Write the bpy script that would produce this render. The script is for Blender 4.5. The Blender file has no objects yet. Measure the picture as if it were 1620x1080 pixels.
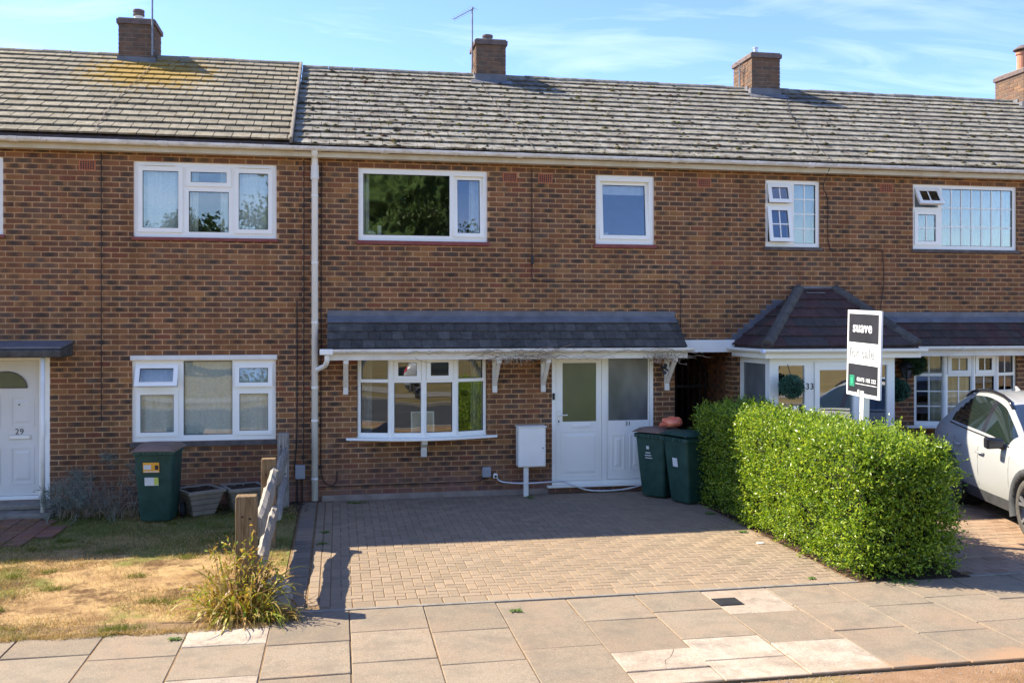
import bpy, bmesh, math, random
from mathutils import Vector, Matrix
random.seed(7)
R = math.radians
D = bpy.data
scene = bpy.context.scene
COL = scene.collection

# ------------------------------------------------------------------ camera
cam_d = D.cameras.new('camera')
cam = D.objects.new('camera', cam_d); COL.objects.link(cam)
cam.location = (-2.551, -13.766, 2.55)
cam.rotation_euler = (R(90), 0, R(-10.5))
cam_d.sensor_width = 36.0
cam_d.lens = 36.0 * 1486 / 1620
cam_d.shift_y = -29 / 1620
cam_d.clip_end = 3000
scene.camera = cam

# ------------------------------------------------------------------ sky and sun
SUN = Vector((-0.97, 0.515, 1.0)).normalized()
world = D.worlds.new('World'); scene.world = world
world.use_nodes = True
wt = world.node_tree; wt.nodes.clear()
w_out = wt.nodes.new('ShaderNodeOutputWorld')
w_bg = wt.nodes.new('ShaderNodeBackground')
sky = wt.nodes.new('ShaderNodeTexSky')
sky.sky_type = 'NISHITA'; sky.sun_disc = False
sky.sun_elevation = math.asin(SUN.z)
sky.sun_rotation = math.atan2(SUN.x, SUN.y)
sky.air_density = 1.0; sky.dust_density = 0.2; sky.ozone_density = 5.0
w_bg.inputs['Strength'].default_value = 0.108
# thin wispy cirrus, stretched along one direction of the sky dome
tc = wt.nodes.new('ShaderNodeTexCoord')
sep = wt.nodes.new('ShaderNodeSeparateXYZ'); wt.links.new(tc.outputs['Generated'], sep.inputs[0])
def wm_(op, a, b=None):
    n = wt.nodes.new('ShaderNodeMath'); n.operation = op
    for i, v in enumerate((a, b)):
        if v is None: continue
        if isinstance(v, (int, float)): n.inputs[i].default_value = v
        else: wt.links.new(v, n.inputs[i])
    return n.outputs[0]
zz = wm_('MAXIMUM', wm_('ADD', sep.outputs[2], 0.12), 0.05)
cmb = wt.nodes.new('ShaderNodeCombineXYZ')
wt.links.new(wm_('DIVIDE', sep.outputs[0], zz), cmb.inputs[0])
wt.links.new(wm_('DIVIDE', sep.outputs[1], zz), cmb.inputs[1])
mp = wt.nodes.new('ShaderNodeMapping'); wt.links.new(cmb.outputs[0], mp.inputs[0])
mp.inputs['Rotation'].default_value = (0, 0, R(12)); mp.inputs['Scale'].default_value = (0.55, 1.5, 1)
mp.inputs['Location'].default_value = (1.3, 0.4, 0)
def wnoise(scale, detail, dist):
    n = wt.nodes.new('ShaderNodeTexNoise'); wt.links.new(mp.outputs[0], n.inputs['Vector'])
    n.inputs['Scale'].default_value = scale; n.inputs['Detail'].default_value = detail
    n.inputs['Distortion'].default_value = dist; n.inputs['Roughness'].default_value = 0.62
    return n.outputs[0]
cl = wm_('ADD', wm_('MULTIPLY', wnoise(1.1, 3, 0.3), 0.6), wm_('MULTIPLY', wnoise(3.2, 8, 0.9), 0.4))
crp = wt.nodes.new('ShaderNodeValToRGB'); wt.links.new(cl, crp.inputs[0])
crp.color_ramp.elements[0].position = 0.50; crp.color_ramp.elements[0].color = (0, 0, 0, 1)
crp.color_ramp.elements[1].position = 0.80; crp.color_ramp.elements[1].color = (.36, .36, .36, 1)
cmix = wt.nodes.new('ShaderNodeMix'); cmix.data_type = 'RGBA'
wt.links.new(crp.outputs[0], cmix.inputs[0])
hs = wt.nodes.new('ShaderNodeHueSaturation'); hs.inputs['Saturation'].default_value = 1.1; hs.inputs['Hue'].default_value = .516; wt.links.new(sky.outputs[0], hs.inputs['Color']); tint = wt.nodes.new('ShaderNodeMix'); tint.data_type = 'RGBA'; tint.blend_type = 'MULTIPLY'; tint.inputs[0].default_value = 1; wt.links.new(hs.outputs[0], tint.inputs[6]); tint.inputs[7].default_value = (.97, .955, .93, 1); wt.links.new(tint.outputs[2], cmix.inputs[6]); cmix.inputs[7].default_value = (6.4, 6.6, 7.2, 1)
wt.links.new(cmix.outputs[2], w_bg.inputs[0]); wt.links.new(w_bg.outputs[0], w_out.inputs[0])

sun_d = D.lights.new('sun', 'SUN'); sun_d.energy = 3.9; sun_d.angle = R(0.5); sun_d.color = (1, .89, .72)
sun = D.objects.new('sun', sun_d); COL.objects.link(sun)
sun.rotation_euler = SUN.to_track_quat('Z', 'Y').to_euler(); sun.location = (0, 0, 30)

vs = scene.view_settings
vs.view_transform = 'Standard'; vs.look = 'None'; vs.gamma = 1; vs.use_curve_mapping = False
vs.exposure = 1.8

# ------------------------------------------------------------------ materials
class N:
    def __init__(s, name, rough=.7, spec=.3):
        s.m = D.materials.new(name); s.m.use_nodes = True; s.t = s.m.node_tree; s.t.nodes.clear()
        s.out = s.t.nodes.new('ShaderNodeOutputMaterial'); s.b = s.t.nodes.new('ShaderNodeBsdfPrincipled')
        s.t.links.new(s.b.outputs[0], s.out.inputs[0])
        s.b.inputs['Roughness'].default_value = rough; s.b.inputs['Specular IOR Level'].default_value = spec
    def put(s, inp, v):
        if isinstance(v, bpy.types.NodeSocket): s.t.links.new(v, inp)
        elif isinstance(v, (tuple, list)): inp.default_value = (*v, 1) if len(v) == 3 and inp.type == 'RGBA' else v
        else: inp.default_value = v
    def set(s, **k):
        for a, v in k.items(): s.put(s.b.inputs[a.replace('_', ' ')], v)
        return s
    def pos(s):
        return s.t.nodes.new('ShaderNodeNewGeometry').outputs['Position']
    def island(s): return s.t.nodes.new('ShaderNodeNewGeometry').outputs['Random Per Island']
    def rnd(s): return s.t.nodes.new('ShaderNodeObjectInfo').outputs['Random']
    def tc(s, k): return s.t.nodes.new('ShaderNodeTexCoord').outputs[k]
    def mp(s, v, scale=(1, 1, 1), rot=(0, 0, 0), loc=(0, 0, 0)):
        n = s.t.nodes.new('ShaderNodeMapping'); s.t.links.new(v, n.inputs[0])
        n.inputs['Scale'].default_value = scale; n.inputs['Rotation'].default_value = rot; n.inputs['Location'].default_value = loc
        return n.outputs[0]
    def noise(s, v, scale, detail=3, rough=.55, dist=0):
        n = s.t.nodes.new('ShaderNodeTexNoise'); s.put(n.inputs['Vector'], v)
        n.inputs['Scale'].default_value = scale; n.inputs['Detail'].default_value = detail
        n.inputs['Roughness'].default_value = rough; n.inputs['Distortion'].default_value = dist
        return n.outputs[0]
    def vor(s, v, scale):
        n = s.t.nodes.new('ShaderNodeTexVoronoi'); s.put(n.inputs['Vector'], v); n.inputs['Scale'].default_value = scale
        return n.outputs['Distance']
    def ramp(s, f, stops, interp='LINEAR'):
        n = s.t.nodes.new('ShaderNodeValToRGB'); s.put(n.inputs[0], f); e = n.color_ramp.elements
        n.color_ramp.interpolation = interp
        while len(e) < len(stops): e.new(.5)
        for i, (p, c) in enumerate(stops):
            e[i].position = p; e[i].color = (c, c, c, 1) if isinstance(c, (int, float)) else (*c, 1)
        return n.outputs[0]
    def mix(s, f, a, b, blend='MIX'):
        n = s.t.nodes.new('ShaderNodeMix'); n.data_type = 'RGBA'; n.blend_type = blend
        s.put(n.inputs[0], f); s.put(n.inputs[6], a); s.put(n.inputs[7], b); return n.outputs[2]
    def mth(s, op, a, b=0., c=None):
        n = s.t.nodes.new('ShaderNodeMath'); n.operation = op; s.put(n.inputs[0], a); s.put(n.inputs[1], b)
        if c is not None: s.put(n.inputs[2], c)
        return n.outputs[0]
    def sep(s, v):
        n = s.t.nodes.new('ShaderNodeSeparateXYZ'); s.put(n.inputs[0], v); return n.outputs
    def bump(s, h, st=.4, dist=.01):
        n = s.t.nodes.new('ShaderNodeBump'); s.put(n.inputs['Height'], h)
        n.inputs['Strength'].default_value = st; n.inputs['Distance'].default_value = dist
        s.t.links.new(n.outputs[0], s.b.inputs['Normal']); return s

def surf(name, c1, c2, scale=6, rough=.7, spec=.3, bump=0, bscale=None, metal=0, detail=4):
    n = N(name, rough, spec); p = n.pos()
    f = n.ramp(n.noise(p, scale, detail), [(.3, 0.), (.7, 1.)])
    n.set(Base_Color=n.mix(f, c1, c2), Metallic=metal)
    if bump: n.bump(n.noise(p, bscale or scale * 8, 4), bump, .01)
    return n.m

def brick_mat(name, src, shade_mix=0.):
    n = N(name, .9, .15); p = n.pos()
    r = n.rnd() if src == 'object' else n.island()
    r2 = n.mth('FRACT', n.mth('MULTIPLY', r, 17.31)); r3 = n.mth('FRACT', n.mth('MULTIPLY', r, 53.7))
    base = n.ramp(r, [(0, (.205, .085, .043)), (.16, (.25, .108, .048)), (.30, (.155, .078, .048)), (.45, (.225, .099, .047)), (.6, (.29, .13, .052)), (.72, (.165, .095, .06)), (.86, (.34, .165, .062)), (1, (.215, .077, .044))])
    uv = n.sep(n.tc('UV'))
    du = n.mth('MULTIPLY', n.mth('ABSOLUTE', n.mth('SUBTRACT', uv[0], .5)), 2)
    nz = n.noise(p, 16, 3, .6)
    f = n.mth('ADD', du, n.mth('MULTIPLY', n.mth('SUBTRACT', nz, .5), 1.5))
    mask = n.ramp(f, [(.3, 1.), (.92, 0.)])
    ds = n.ramp(r2, [(0, 0.), (.35, .15), (.6, .6), (1, .92)])
    dark = n.ramp(r3, [(0, (.052, .041, .033)), (.5, (.076, .057, .042)), (1, (.094, .073, .057))])
    c = n.mix(n.mth('MULTIPLY', mask, ds), base, dark)
    fine = n.noise(p, 90, 3, .7)
    c = n.mix(.75, c, n.ramp(fine, [(.25, .45), (.75, 1.5)]), 'MULTIPLY')
    big = n.noise(p, .8, 3)
    c = n.mix(.6, c, n.ramp(big, [(.3, .7), (.7, 1.2)]), 'MULTIPLY')
    c = n.mix(.55, c, n.ramp(n.noise(n.mp(p, (3.2, 3.2, .35)), 1.3, 5, .65), [(.3, .62), (.55, 1.08), (.8, 1.2)]), 'MULTIPLY')
    c = n.mix(n.ramp(n.noise(p, 2.1, 5, .7), [(.62, 0.), (.74, .35)]), c, (.30, .24, .18))
    z = n.sep(p)[2]
    damp = n.mth('MULTIPLY', n.ramp(z, [(.05, 1.), (.55, 0.)]), n.ramp(n.noise(p, 3, 4), [(.35, 0.), (.6, .8)]))
    c = n.mix(damp, c, (.23, .12, .10))
    if shade_mix: c = n.mix(shade_mix, c, n.ramp(n.noise(p, 7, 4, .65), [(.3, (.075, .062, .052)), (.7, (.17, .125, .095))]))  # mixes the shade of the stack fronts into the brick colour
    n.set(Base_Color=c); n.bump(n.noise(p, 140, 3), .5, .004)
    return n.m

def mortar_mat():
    n = N('mortar', .95, .1); p = n.pos()
    c = n.ramp(n.noise(p, 2.5, 5, .65), [(.25, (.40, .235, .115)), (.5, (.52, .315, .16)), (.8, (.61, .40, .225))])
    c = n.mix(.6, c, n.ramp(n.noise(p, 60, 3), [(.3, .6), (.7, 1.25)]), 'MULTIPLY')
    c = n.mix(.6, c, n.ramp(n.noise(n.mp(p, (3.2, 3.2, .35)), 1.3, 5, .65), [(.3, .6), (.55, 1.05), (.8, 1.15)]), 'MULTIPLY')
    z = n.sep(p)[2]
    c = n.mix(n.ramp(z, [(.1, .75), (.7, 0.)]), c, (.25, .15, .11))
    n.set(Base_Color=c); n.bump(n.noise(p, 180, 3), .5, .004)
    return n.m

def tile_mat(name, src, kind):
    n = N(name, .92, .12); p = n.pos()
    r = n.rnd() if src == 'object' else n.island()
    fine = n.noise(p, 55, 4, .7); mid = n.noise(p, 9, 5, .65); big = n.noise(p, .9, 3)
    if kind == 'tan':
        c = n.ramp(mid, [(.28, (.14, .122, .088)), (.5, (.23, .205, .148)), (.72, (.32, .29, .22))])
        c = n.mix(.6, c, n.ramp(r, [(0, .72), (.5, 1.), (1, 1.22)]), 'MULTIPLY')
        # yellow lichen that has spread below the chimney and along the verge
        s = n.sep(p)
        dx = n.mth('DIVIDE', n.mth('ADD', s[0], 5.6), 1.05); dy = n.mth('DIVIDE', n.mth('SUBTRACT', s[1], 2.55), .85)
        d = n.mth('SQRT', n.mth('ADD', n.mth('MULTIPLY', dx, dx), n.mth('MULTIPLY', dy, dy)))
        k = n.mth('SUBTRACT', 1.34, n.mth('ADD', d, n.mth('MULTIPLY', n.mth('SUBTRACT', n.noise(p, 9, 6, .75), .5), 3.0)))
        c = n.mix(n.ramp(k, [(.25, 0.), (.62, .8)]), c, n.mix(fine, (.38, .21, .012), (.26, .19, .05)))
        c = n.mix(n.ramp(n.mth('MULTIPLY', n.noise(p, 2.2, 6, .7), n.noise(p, 24, 3)), [(.33, 0.), (.40, .7)]), c, (.25, .17, .03))
    elif kind == 'lichen':
        c = n.ramp(n.noise(p, 6.5, 6, .72), [(.32, (.065, .053, .044)), (.41, (.145, .133, .108)), (.50, (.24, .23, .19)), (.66, (.345, .337, .29)), (.85, (.45, .445, .395))])
        c = n.mix(.35, c, n.ramp(r, [(0, .7), (.6, 1.), (1, 1.15)]), 'MULTIPLY')
        c = n.mix(n.ramp(n.noise(p, 13, 5, .7), [(.55, 0.), (.63, .75)]), c, (.11, .066, .056))
        c = n.mix(n.ramp(n.mth('MULTIPLY', n.noise(p, 1.4, 4), n.noise(p, 17, 4)), [(.34, 0.), (.40, .75)]), c, (.16, .135, .04))
        s = n.sep(p)
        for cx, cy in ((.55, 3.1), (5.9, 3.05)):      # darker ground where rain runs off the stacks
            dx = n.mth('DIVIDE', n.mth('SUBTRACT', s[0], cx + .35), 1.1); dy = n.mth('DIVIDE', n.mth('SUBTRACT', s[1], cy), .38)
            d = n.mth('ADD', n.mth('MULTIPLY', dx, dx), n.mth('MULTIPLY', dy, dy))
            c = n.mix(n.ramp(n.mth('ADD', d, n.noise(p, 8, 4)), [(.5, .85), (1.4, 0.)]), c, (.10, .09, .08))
    elif kind == 'slate':
        c = n.ramp(mid, [(.3, (.062, .057, .050)), (.7, (.12, .112, .098))])
        c = n.mix(.7, c, n.ramp(r, [(0, .65), (1, 1.35)]), 'MULTIPLY')
    else:
        c = n.ramp(r, [(0, (.072, .042, .04)), (.4, (.10, .058, .052)), (.7, (.062, .055, .05)), (1, (.085, .066, .058))])
        c = n.mix(.6, c, n.ramp(mid, [(.3, .65), (.7, 1.3)]), 'MULTIPLY')
    c = n.mix(.7, c, n.ramp(fine, [(.3, .6), (.7, 1.3)]), 'MULTIPLY')
    c = n.mix(.4, c, n.ramp(big, [(.3, .75), (.7, 1.2)]), 'MULTIPLY')
    n.set(Base_Color=c); n.bump(n.noise(p, 70, 5, .7), .7, .008)
    return n.m

def paver_mat(name, src, c0, c1, c2):
    n = N(name, .92, .12); p = n.pos()
    r = n.rnd() if src == 'object' else n.island()
    c = n.ramp(r, [(0, c0), (.5, c1), (1, c2)])
    c = n.mix(n.ramp(n.noise(p, 1.1, 5, .6), [(.38, 0.), (.68, .75)]), c, (.29, .21, .135))
    c = n.mix(n.ramp(n.noise(p, .55, 4, .6), [(.5, 0.), (.7, .5)]), c, (.20, .165, .13))
    c = n.mix(.6, c, n.ramp(n.noise(p, 70, 4, .7), [(.3, .7), (.7, 1.25)]), 'MULTIPLY')
    st = n.ramp(n.noise(p, 5, 5, .75), [(.64, 0.), (.7, .6)])
    c = n.mix(st, c, (.11, .10, .085))
    n.set(Base_Color=c); n.bump(n.noise(p, 120, 3), .6, .004)
    return n.m

def slab_mat(name, c0, c1):
    n = N(name, .9, .15); p = n.pos(); r = n.rnd()
    c = n.mix(r, c0, c1); c = n.mix(.55, c, n.ramp(n.mth('FRACT', n.mth('MULTIPLY', r, 9.7)), [(0, .75), (1, 1.25)]), 'MULTIPLY')
    c = n.mix(n.ramp(n.noise(p, 5, 6, .75), [(.5, 0.), (.75, .55)]), c, (.14, .12, .095))
    c = n.mix(n.ramp(n.noise(p, 1.6, 5, .6), [(.4, 0.), (.7, .6)]), c, (.27, .19, .125))
    c = n.mix(.8, c, n.ramp(n.noise(p, 75, 3, .85), [(.25, .5), (.75, 1.45)]), 'MULTIPLY')
    c = n.mix(n.ramp(n.noise(p, 30, 3), [(.66, 0.), (.72, .6)]), c, (.10, .085, .07)); c = n.mix(n.ramp(n.noise(p, 21, 4, .7), [(.66, 0.), (.71, .5)]), c, (.42, .38, .32))
    c = n.mix(n.ramp(n.noise(p, 2.6, 6, .75), [(.48, 0.), (.62, .5)]), c, (.15, .13, .10))
    q = n.sep(p); e = n.mth('ADD', n.mth('MULTIPLY', n.mth('SUBTRACT', n.noise(p, 2.4, 6, .75), .5), 1.6), n.mth('ADD', n.mth('MULTIPLY', n.mth('ADD', q[1], 7.3), -1.3), n.mth('MULTIPLY', q[0], .13)))
    c = n.mix(n.ramp(e, [(.15, 0.), (.5, .9)]), c, (.31, .195, .112))
    n.set(Base_Color=c); n.bump(n.noise(p, 150, 3, .8), .6, .004)
    return n.m

def leaf_mat(name, stops, trans=.35, rough=.45, spec=.35):
    n = N(name, rough, spec)
    c = n.ramp(n.island(), stops)
    n.set(Base_Color=c)
    tr = n.t.nodes.new('ShaderNodeBsdfTranslucent'); n.put(tr.inputs[0], n.mix(1, c, (1.25, 1.2, .6), 'MULTIPLY'))
    ms = n.t.nodes.new('ShaderNodeMixShader'); ms.inputs[0].default_value = trans
    n.t.links.new(n.b.outputs[0], ms.inputs[1]); n.t.links.new(tr.outputs[0], ms.inputs[2]); n.t.links.new(ms.outputs[0], n.out.inputs[0])
    return n.m

def glass_mat(name, tint=(.9, .95, .93), refl=.3, rough=.0, wave=.0):
    n = N(name); t = n.t
    g = t.nodes.new('ShaderNodeBsdfGlossy'); g.inputs['Roughness'].default_value = rough; g.inputs[0].default_value = (.95, .97, 1, 1)
    tr = t.nodes.new('ShaderNodeBsdfTransparent'); tr.inputs[0].default_value = (*tint, 1)
    fr = t.nodes.new('ShaderNodeFresnel'); fr.inputs[0].default_value = 1.5
    f = n.mth('MINIMUM', n.mth('ADD', fr.outputs[0], refl), 1.)
    if wave:
        b = t.nodes.new('ShaderNodeBump'); n.put(b.inputs['Height'], n.noise(n.pos(), 1.3, 1)); b.inputs['Strength'].default_value = wave; b.inputs['Distance'].default_value = .02
        t.links.new(b.outputs[0], g.inputs['Normal'])
    ms = t.nodes.new('ShaderNodeMixShader'); t.links.new(f, ms.inputs[0]); t.links.new(tr.outputs[0], ms.inputs[1]); t.links.new(g.outputs[0], ms.inputs[2])
    t.links.new(ms.outputs[0], n.out.inputs[0]); return n.m

def frosted_mat(name, c1, c2):
    n = N(name, .22, .6); p = n.pos()
    c = n.mix(n.ramp(n.noise(n.mp(p, (1.3, 1, .7)), 1.6, 2), [(.35, 0.), (.65, 1.)]), c1, c2)
    n.set(Base_Color=c); n.bump(n.noise(p, 55, 3), .35, .004); return n.m

MT = {}
MT['brick_o'] = brick_mat('brick_single', 'object'); MT['brick_i'] = brick_mat('brick_mass', 'island')
MT['mortar'] = mortar_mat(); MT['brick_shade'] = brick_mat('shade_darkened_chimney_brick', 'object', .62); MT['shade_mortar'] = surf('shade_darkened_mortar', (.14, .11, .085), (.24, .19, .145), 6, .95)  # chimney brick and mortar coloured darker to imitate shade on the stack fronts
for k in ('tan', 'lichen', 'slate', 'maroon'):
    MT[k + '_o'] = tile_mat('tile_%s_single' % k, 'object', k); MT[k + '_i'] = tile_mat('tile_%s_mass' % k, 'island', k)
for s in 'oi':
    MT['paver_' + s] = paver_mat('block_paving_' + s, 'object' if s == 'o' else 'island', (.20, .158, .108), (.235, .185, .127), (.275, .213, .146))
    MT['paverw_' + s] = paver_mat('warm_block_paving_' + s, 'object' if s == 'o' else 'island', (.24, .15, .10), (.30, .195, .13), (.34, .235, .16))
MT['slab'] = slab_mat('pavement_slab', (.215, .178, .127), (.26, .214, .152))
MT['slab_pale'] = slab_mat('pale_pavement_slab', (.36, .305, .235), (.42, .355, .275))
def upvc_mat():
    n = N('white_upvc', .35, .45); p = n.pos()
    f = n.ramp(n.noise(p, 2.5, 5, .7), [(.45, 0.), (.8, .35)])
    n.set(Base_Color=n.mix(f, (.915, .905, .815), (.80, .78, .68))); return n.m
MT['upvc'] = upvc_mat()
def gutter_mat():
    n = N('weathered_white_gutter', .5, .35); p = n.pos()
    f = n.ramp(n.noise(n.mp(p, (1, 1, 3)), 5, 6, .75), [(.42, 0.), (.62, .75)])
    c = n.mix(f, (.86, .85, .81), (.58, .55, .46))
    c = n.mix(n.ramp(n.noise(p, 22, 4, .7), [(.62, 0.), (.7, .7)]), c, (.12, .11, .085))
    n.set(Base_Color=c); return n.m
MT['gutter'] = gutter_mat()
MT['fascia'] = surf('cream_fascia', (.68, .62, .48), (.52, .44, .29), 3, .6)
MT['white_paint'] = surf('white_paint', (.85, .835, .75), (.70, .67, .58), 4, .5)
MT['lead'] = surf('lead_flashing', (.10, .105, .115), (.16, .168, .185), 5, .55, .4, .3, 20)
MT['render_plinth'] = surf('old_cement_plinth', (.22, .17, .14), (.33, .27, .22), 5, .9, .1, .6, 40)
MT['glass'] = glass_mat('window_glass', (.95, .98, .96), .075, 0, .14)
MT['glass_dim'] = glass_mat('tinted_glass', (.5, .56, .55), .3, 0, .1)
def dark_glass(name, c, spec):
    n = N(name, .03, spec); n.set(Base_Color=c, Coat_Weight=1., Coat_Roughness=.02); return n.m
MT['car_glass'] = dark_glass('car_side_glass', (.012, .02, .017), .6); MT['screen_glass'] = dark_glass('windscreen_glass', (.02, .03, .045), 1.)
MT['frost_green'] = frosted_mat('green_obscure_glass', (.105, .115, .045), (.06, .085, .035))
MT['frost_or_reflection_grey'] = frosted_mat('grey_obscure_or_reflection_glass', (.17, .18, .175), (.075, .08, .08))
MT['porch_glass'] = glass_mat('porch_glass', (.3, .34, .33), .3, .02)
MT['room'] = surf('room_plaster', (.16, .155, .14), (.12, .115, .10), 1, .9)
MT['net'] = surf('net_curtain', (.78, .77, .70), (.62, .61, .55), 9, .9, .1)
def net_mat():
    n = N('sheer_net_curtain', .9, .1); p = n.pos()
    t = n.t.nodes.new('ShaderNodeBsdfTransparent'); ms = n.t.nodes.new('ShaderNodeMixShader')
    n.set(Base_Color=(.86, .87, .84))
    z = n.sep(p)[2]
    lace = n.ramp(n.vor(p, 28), [(.25, .92), (.5, .55)])
    n.put(ms.inputs[0], n.mth('ADD', n.mth('MULTIPLY', lace, .25), .74))
    n.t.links.new(t.outputs[0], ms.inputs[1]); n.t.links.new(n.b.outputs[0], ms.inputs[2]); n.t.links.new(ms.outputs[0], n.out.inputs[0])
    return n.m
MT['sheer'] = net_mat()
MT['curtain_grey'] = surf('grey_curtain', (.27, .27, .26), (.36, .36, .34), 4, .9)
MT['curtain_green'] = surf('green_curtain', (.12, .20, .15), (.2, .28, .22), 4, .9)
MT['rubber'] = surf('black_rubber', (.018, .018, .018), (.03, .03, .03), 20, .7)
MT['black'] = surf('black_plastic', (.02, .02, .022), (.035, .035, .038), 10, .45)
MT['iron'] = surf('black_iron', (.012, .012, .013), (.03, .03, .032), 12, .5)
MT['sill_red'] = surf('red_tile_sill', (.20, .055, .05), (.27, .09, .075), 8, .8)
MT['sill_dark'] = surf('weathered_dark_sill', (.075, .06, .055), (.15, .125, .11), 8, .85)
MT['airbrick'] = surf('terracotta_air_brick', (.42, .13, .065), (.48, .18, .09), 9, .85)
MT['terracotta'] = surf('terracotta', (.40, .17, .10), (.50, .25, .16), 7, .8)
MT['pot_dark'] = surf('sooty_clay_pot', (.10, .075, .07), (.17, .13, .12), 9, .85)
MT['metal'] = surf('dull_metal', (.45, .46, .47), (.60, .61, .62), 12, .4, .5, metal=.8)
MT['alu'] = surf('grey_aluminium', (.16, .17, .19), (.28, .29, .31), 12, .5, .5, metal=.5)
MT['grey_box'] = surf('grey_plastic_box', (.26, .27, .28), (.33, .34, .35), 6, .5)
MT['cable_black'] = surf('black_cable', (.02, .018, .016), (.05, .04, .035), 5, .6)
MT['cable_white'] = surf('white_cable', (.6, .6, .58), (.72, .72, .7), 5, .5)
MT['bin_green'] = surf('dark_green_bin_plastic', (.010, .045, .032), (.026, .075, .055), 7, .55, .4, .15, 60)
MT['bin_brown'] = surf('faded_brown_bin_lid', (.17, .105, .075), (.24, .165, .125), 5, .6, .3, .2, 50)
MT['wood'] = None
def wood_mat(name, a, b, c_):
    n = N(name, .88, .15); p = n.pos()
    g = n.noise(n.mp(p, (26, 26, 1.6)), 2.2, 6, .65, .6)
    c = n.ramp(g, [(.3, a), (.5, b), (.72, c_)])
    n.set(Base_Color=c); n.bump(g, .6, .006); return n.m
MT['wood'] = wood_mat('weathered_post_wood', (.085, .055, .027), (.18, .12, .062), (.28, .20, .115))
MT['wood_grey'] = wood_mat('bleached_grey_timber', (.12, .105, .085), (.27, .245, .205), (.44, .40, .34))
MT['rock'] = surf('rough_stone', (.20, .165, .13), (.42, .36, .30), 9, .95, .1, .9, 30)
MT['concrete'] = surf('old_concrete', (.17, .15, .12), (.28, .25, .205), 7, .92, .1, .6, 60)
MT['planter'] = surf('cast_stone_planter', (.20, .175, .135), (.30, .265, .21), 6, .9, .1, .5, 50)
MT['soil'] = surf('dark_soil', (.035, .026, .02), (.085, .06, .042), 14, .95, .05, .8, 40)
MT['asphalt'] = surf('asphalt', (.042, .042, .044), (.075, .074, .072), 3, .9, .15, .6, 120)
MT['white_gloss'] = surf('white_glossy_panel', (.89, .88, .79), (.80, .785, .70), 2, .3, .5)
MT['door_cream'] = surf('white_composite_door', (.74, .72, .66), (.66, .63, .55), 1, .4, .45)
MT['ink'] = surf('black_numeral', (.02, .02, .025), (.04, .04, .05), 10, .5)
MT['sign_black'] = surf('black_sign_panel', (.022, .024, .03), (.032, .034, .042), 3, .4, .4)
MT['sign_white'] = surf('white_sign_board', (.82, .82, .82), (.78, .78, .78), 3, .4, .4)
MT['sign_grey'] = surf('grey_sign_lettering', (.22, .23, .23), (.26, .27, .27), 3, .5)
MT['sign_green'] = surf('green_sign_mark', (.03, .30, .17), (.04, .35, .2), 3, .5)
def paint():
    n = N('pearl_white_car_paint', .28, .5); n.set(Base_Color=(.36, .37, .36), Coat_Weight=.8, Coat_Roughness=.04); return n.m
MT['car'] = paint()
MT['car_trim'] = surf('grey_car_cladding', (.045, .048, .052), (.07, .075, .08), 8, .6, .35)
MT['tyre'] = surf('tyre_rubber', (.055, .052, .048), (.10, .095, .085), 14, .85, .15)
MT['rim'] = surf('machined_alloy', (.62, .62, .63), (.72, .72, .73), 4, .28, .5, metal=.85)
MT['car_black'] = surf('gloss_black_trim', (.012, .012, .016), (.02, .02, .026), 4, .15, .6)
MT['lamp_red'] = surf('red_lamp', (.35, .01, .01), (.45, .02, .02), 4, .2, .5)
MT['lamp_clear'] = surf('headlamp', (.55, .57, .6), (.7, .72, .75), 4, .12, .6)
MT['orange_bag'] = surf('orange_red_plastic_bag', (.75, .10, .05), (.85, .28, .14), 9, .3, .5, .6, 20)
MT['sticker_orange'] = surf('orange_sticker', (.80, .35, .03), (.85, .42, .06), 5, .4)
MT['sticker_white'] = surf('white_sticker', (.75, .75, .72), (.6, .6, .56), 9, .5)
MT['sticker_lime'] = surf('lime_sticker', (.45, .55, .06), (.55, .6, .15), 9, .5)
MT['bark'] = wood_mat('tree_bark', (.06, .045, .03), (.11, .085, .06), (.16, .13, .1))
MT['far_leaf_mass'] = surf('inner_crown_leaf', (.022, .045, .014), (.085, .13, .035), 5, .9, .1, 1., 14); MT['twig'] = surf('dry_twig', (.22, .165, .11), (.36, .29, .21), 9, .9)
MT['hedge_leaf'] = leaf_mat('hedge_leaf', [(0, (.16, .085, .03)), (.025, (.04, .095, .01)), (.3, (.12, .22, .018)), (.65, (.26, .38, .03)), (1, (.46, .55, .07))], .45, .32, .5)
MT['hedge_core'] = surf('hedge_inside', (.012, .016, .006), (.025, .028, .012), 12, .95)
MT['grey_leaf'] = leaf_mat('silver_grey_leaf', [(0, (.11, .14, .12)), (.5, (.19, .23, .20)), (1, (.27, .31, .26))], .2, .7, .1)
MT['tree_leaf'] = leaf_mat('tree_leaf', [(0, (.02, .045, .012)), (.5, (.05, .09, .02)), (1, (.09, .14, .03))], .25)
MT['dark_leaf'] = leaf_mat('dark_box_leaf', [(0, (.012, .04, .012)), (.6, (.03, .085, .025)), (1, (.06, .13, .04))], .15)
MT['teal_leaf'] = leaf_mat('bluish_topiary_leaf', [(0, (.02, .07, .045)), (.6, (.05, .14, .09)), (1, (.10, .22, .15))], .15)
MT['strap_leaf'] = leaf_mat('half_dead_strap_leaf', [(0, (.17, .085, .025)), (.25, (.34, .20, .055)), (.5, (.42, .31, .07)), (.75, (.32, .33, .035)), (1, (.19, .27, .025))], .35, .5, .3)
MT['weed_leaf'] = leaf_mat('weed_leaf', [(0, (.07, .13, .03)), (1, (.16, .24, .05))], .3)
MT['dead_leaf'] = surf('dead_leaf', (.17, .085, .035), (.30, .18, .08), 20, .9)
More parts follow.
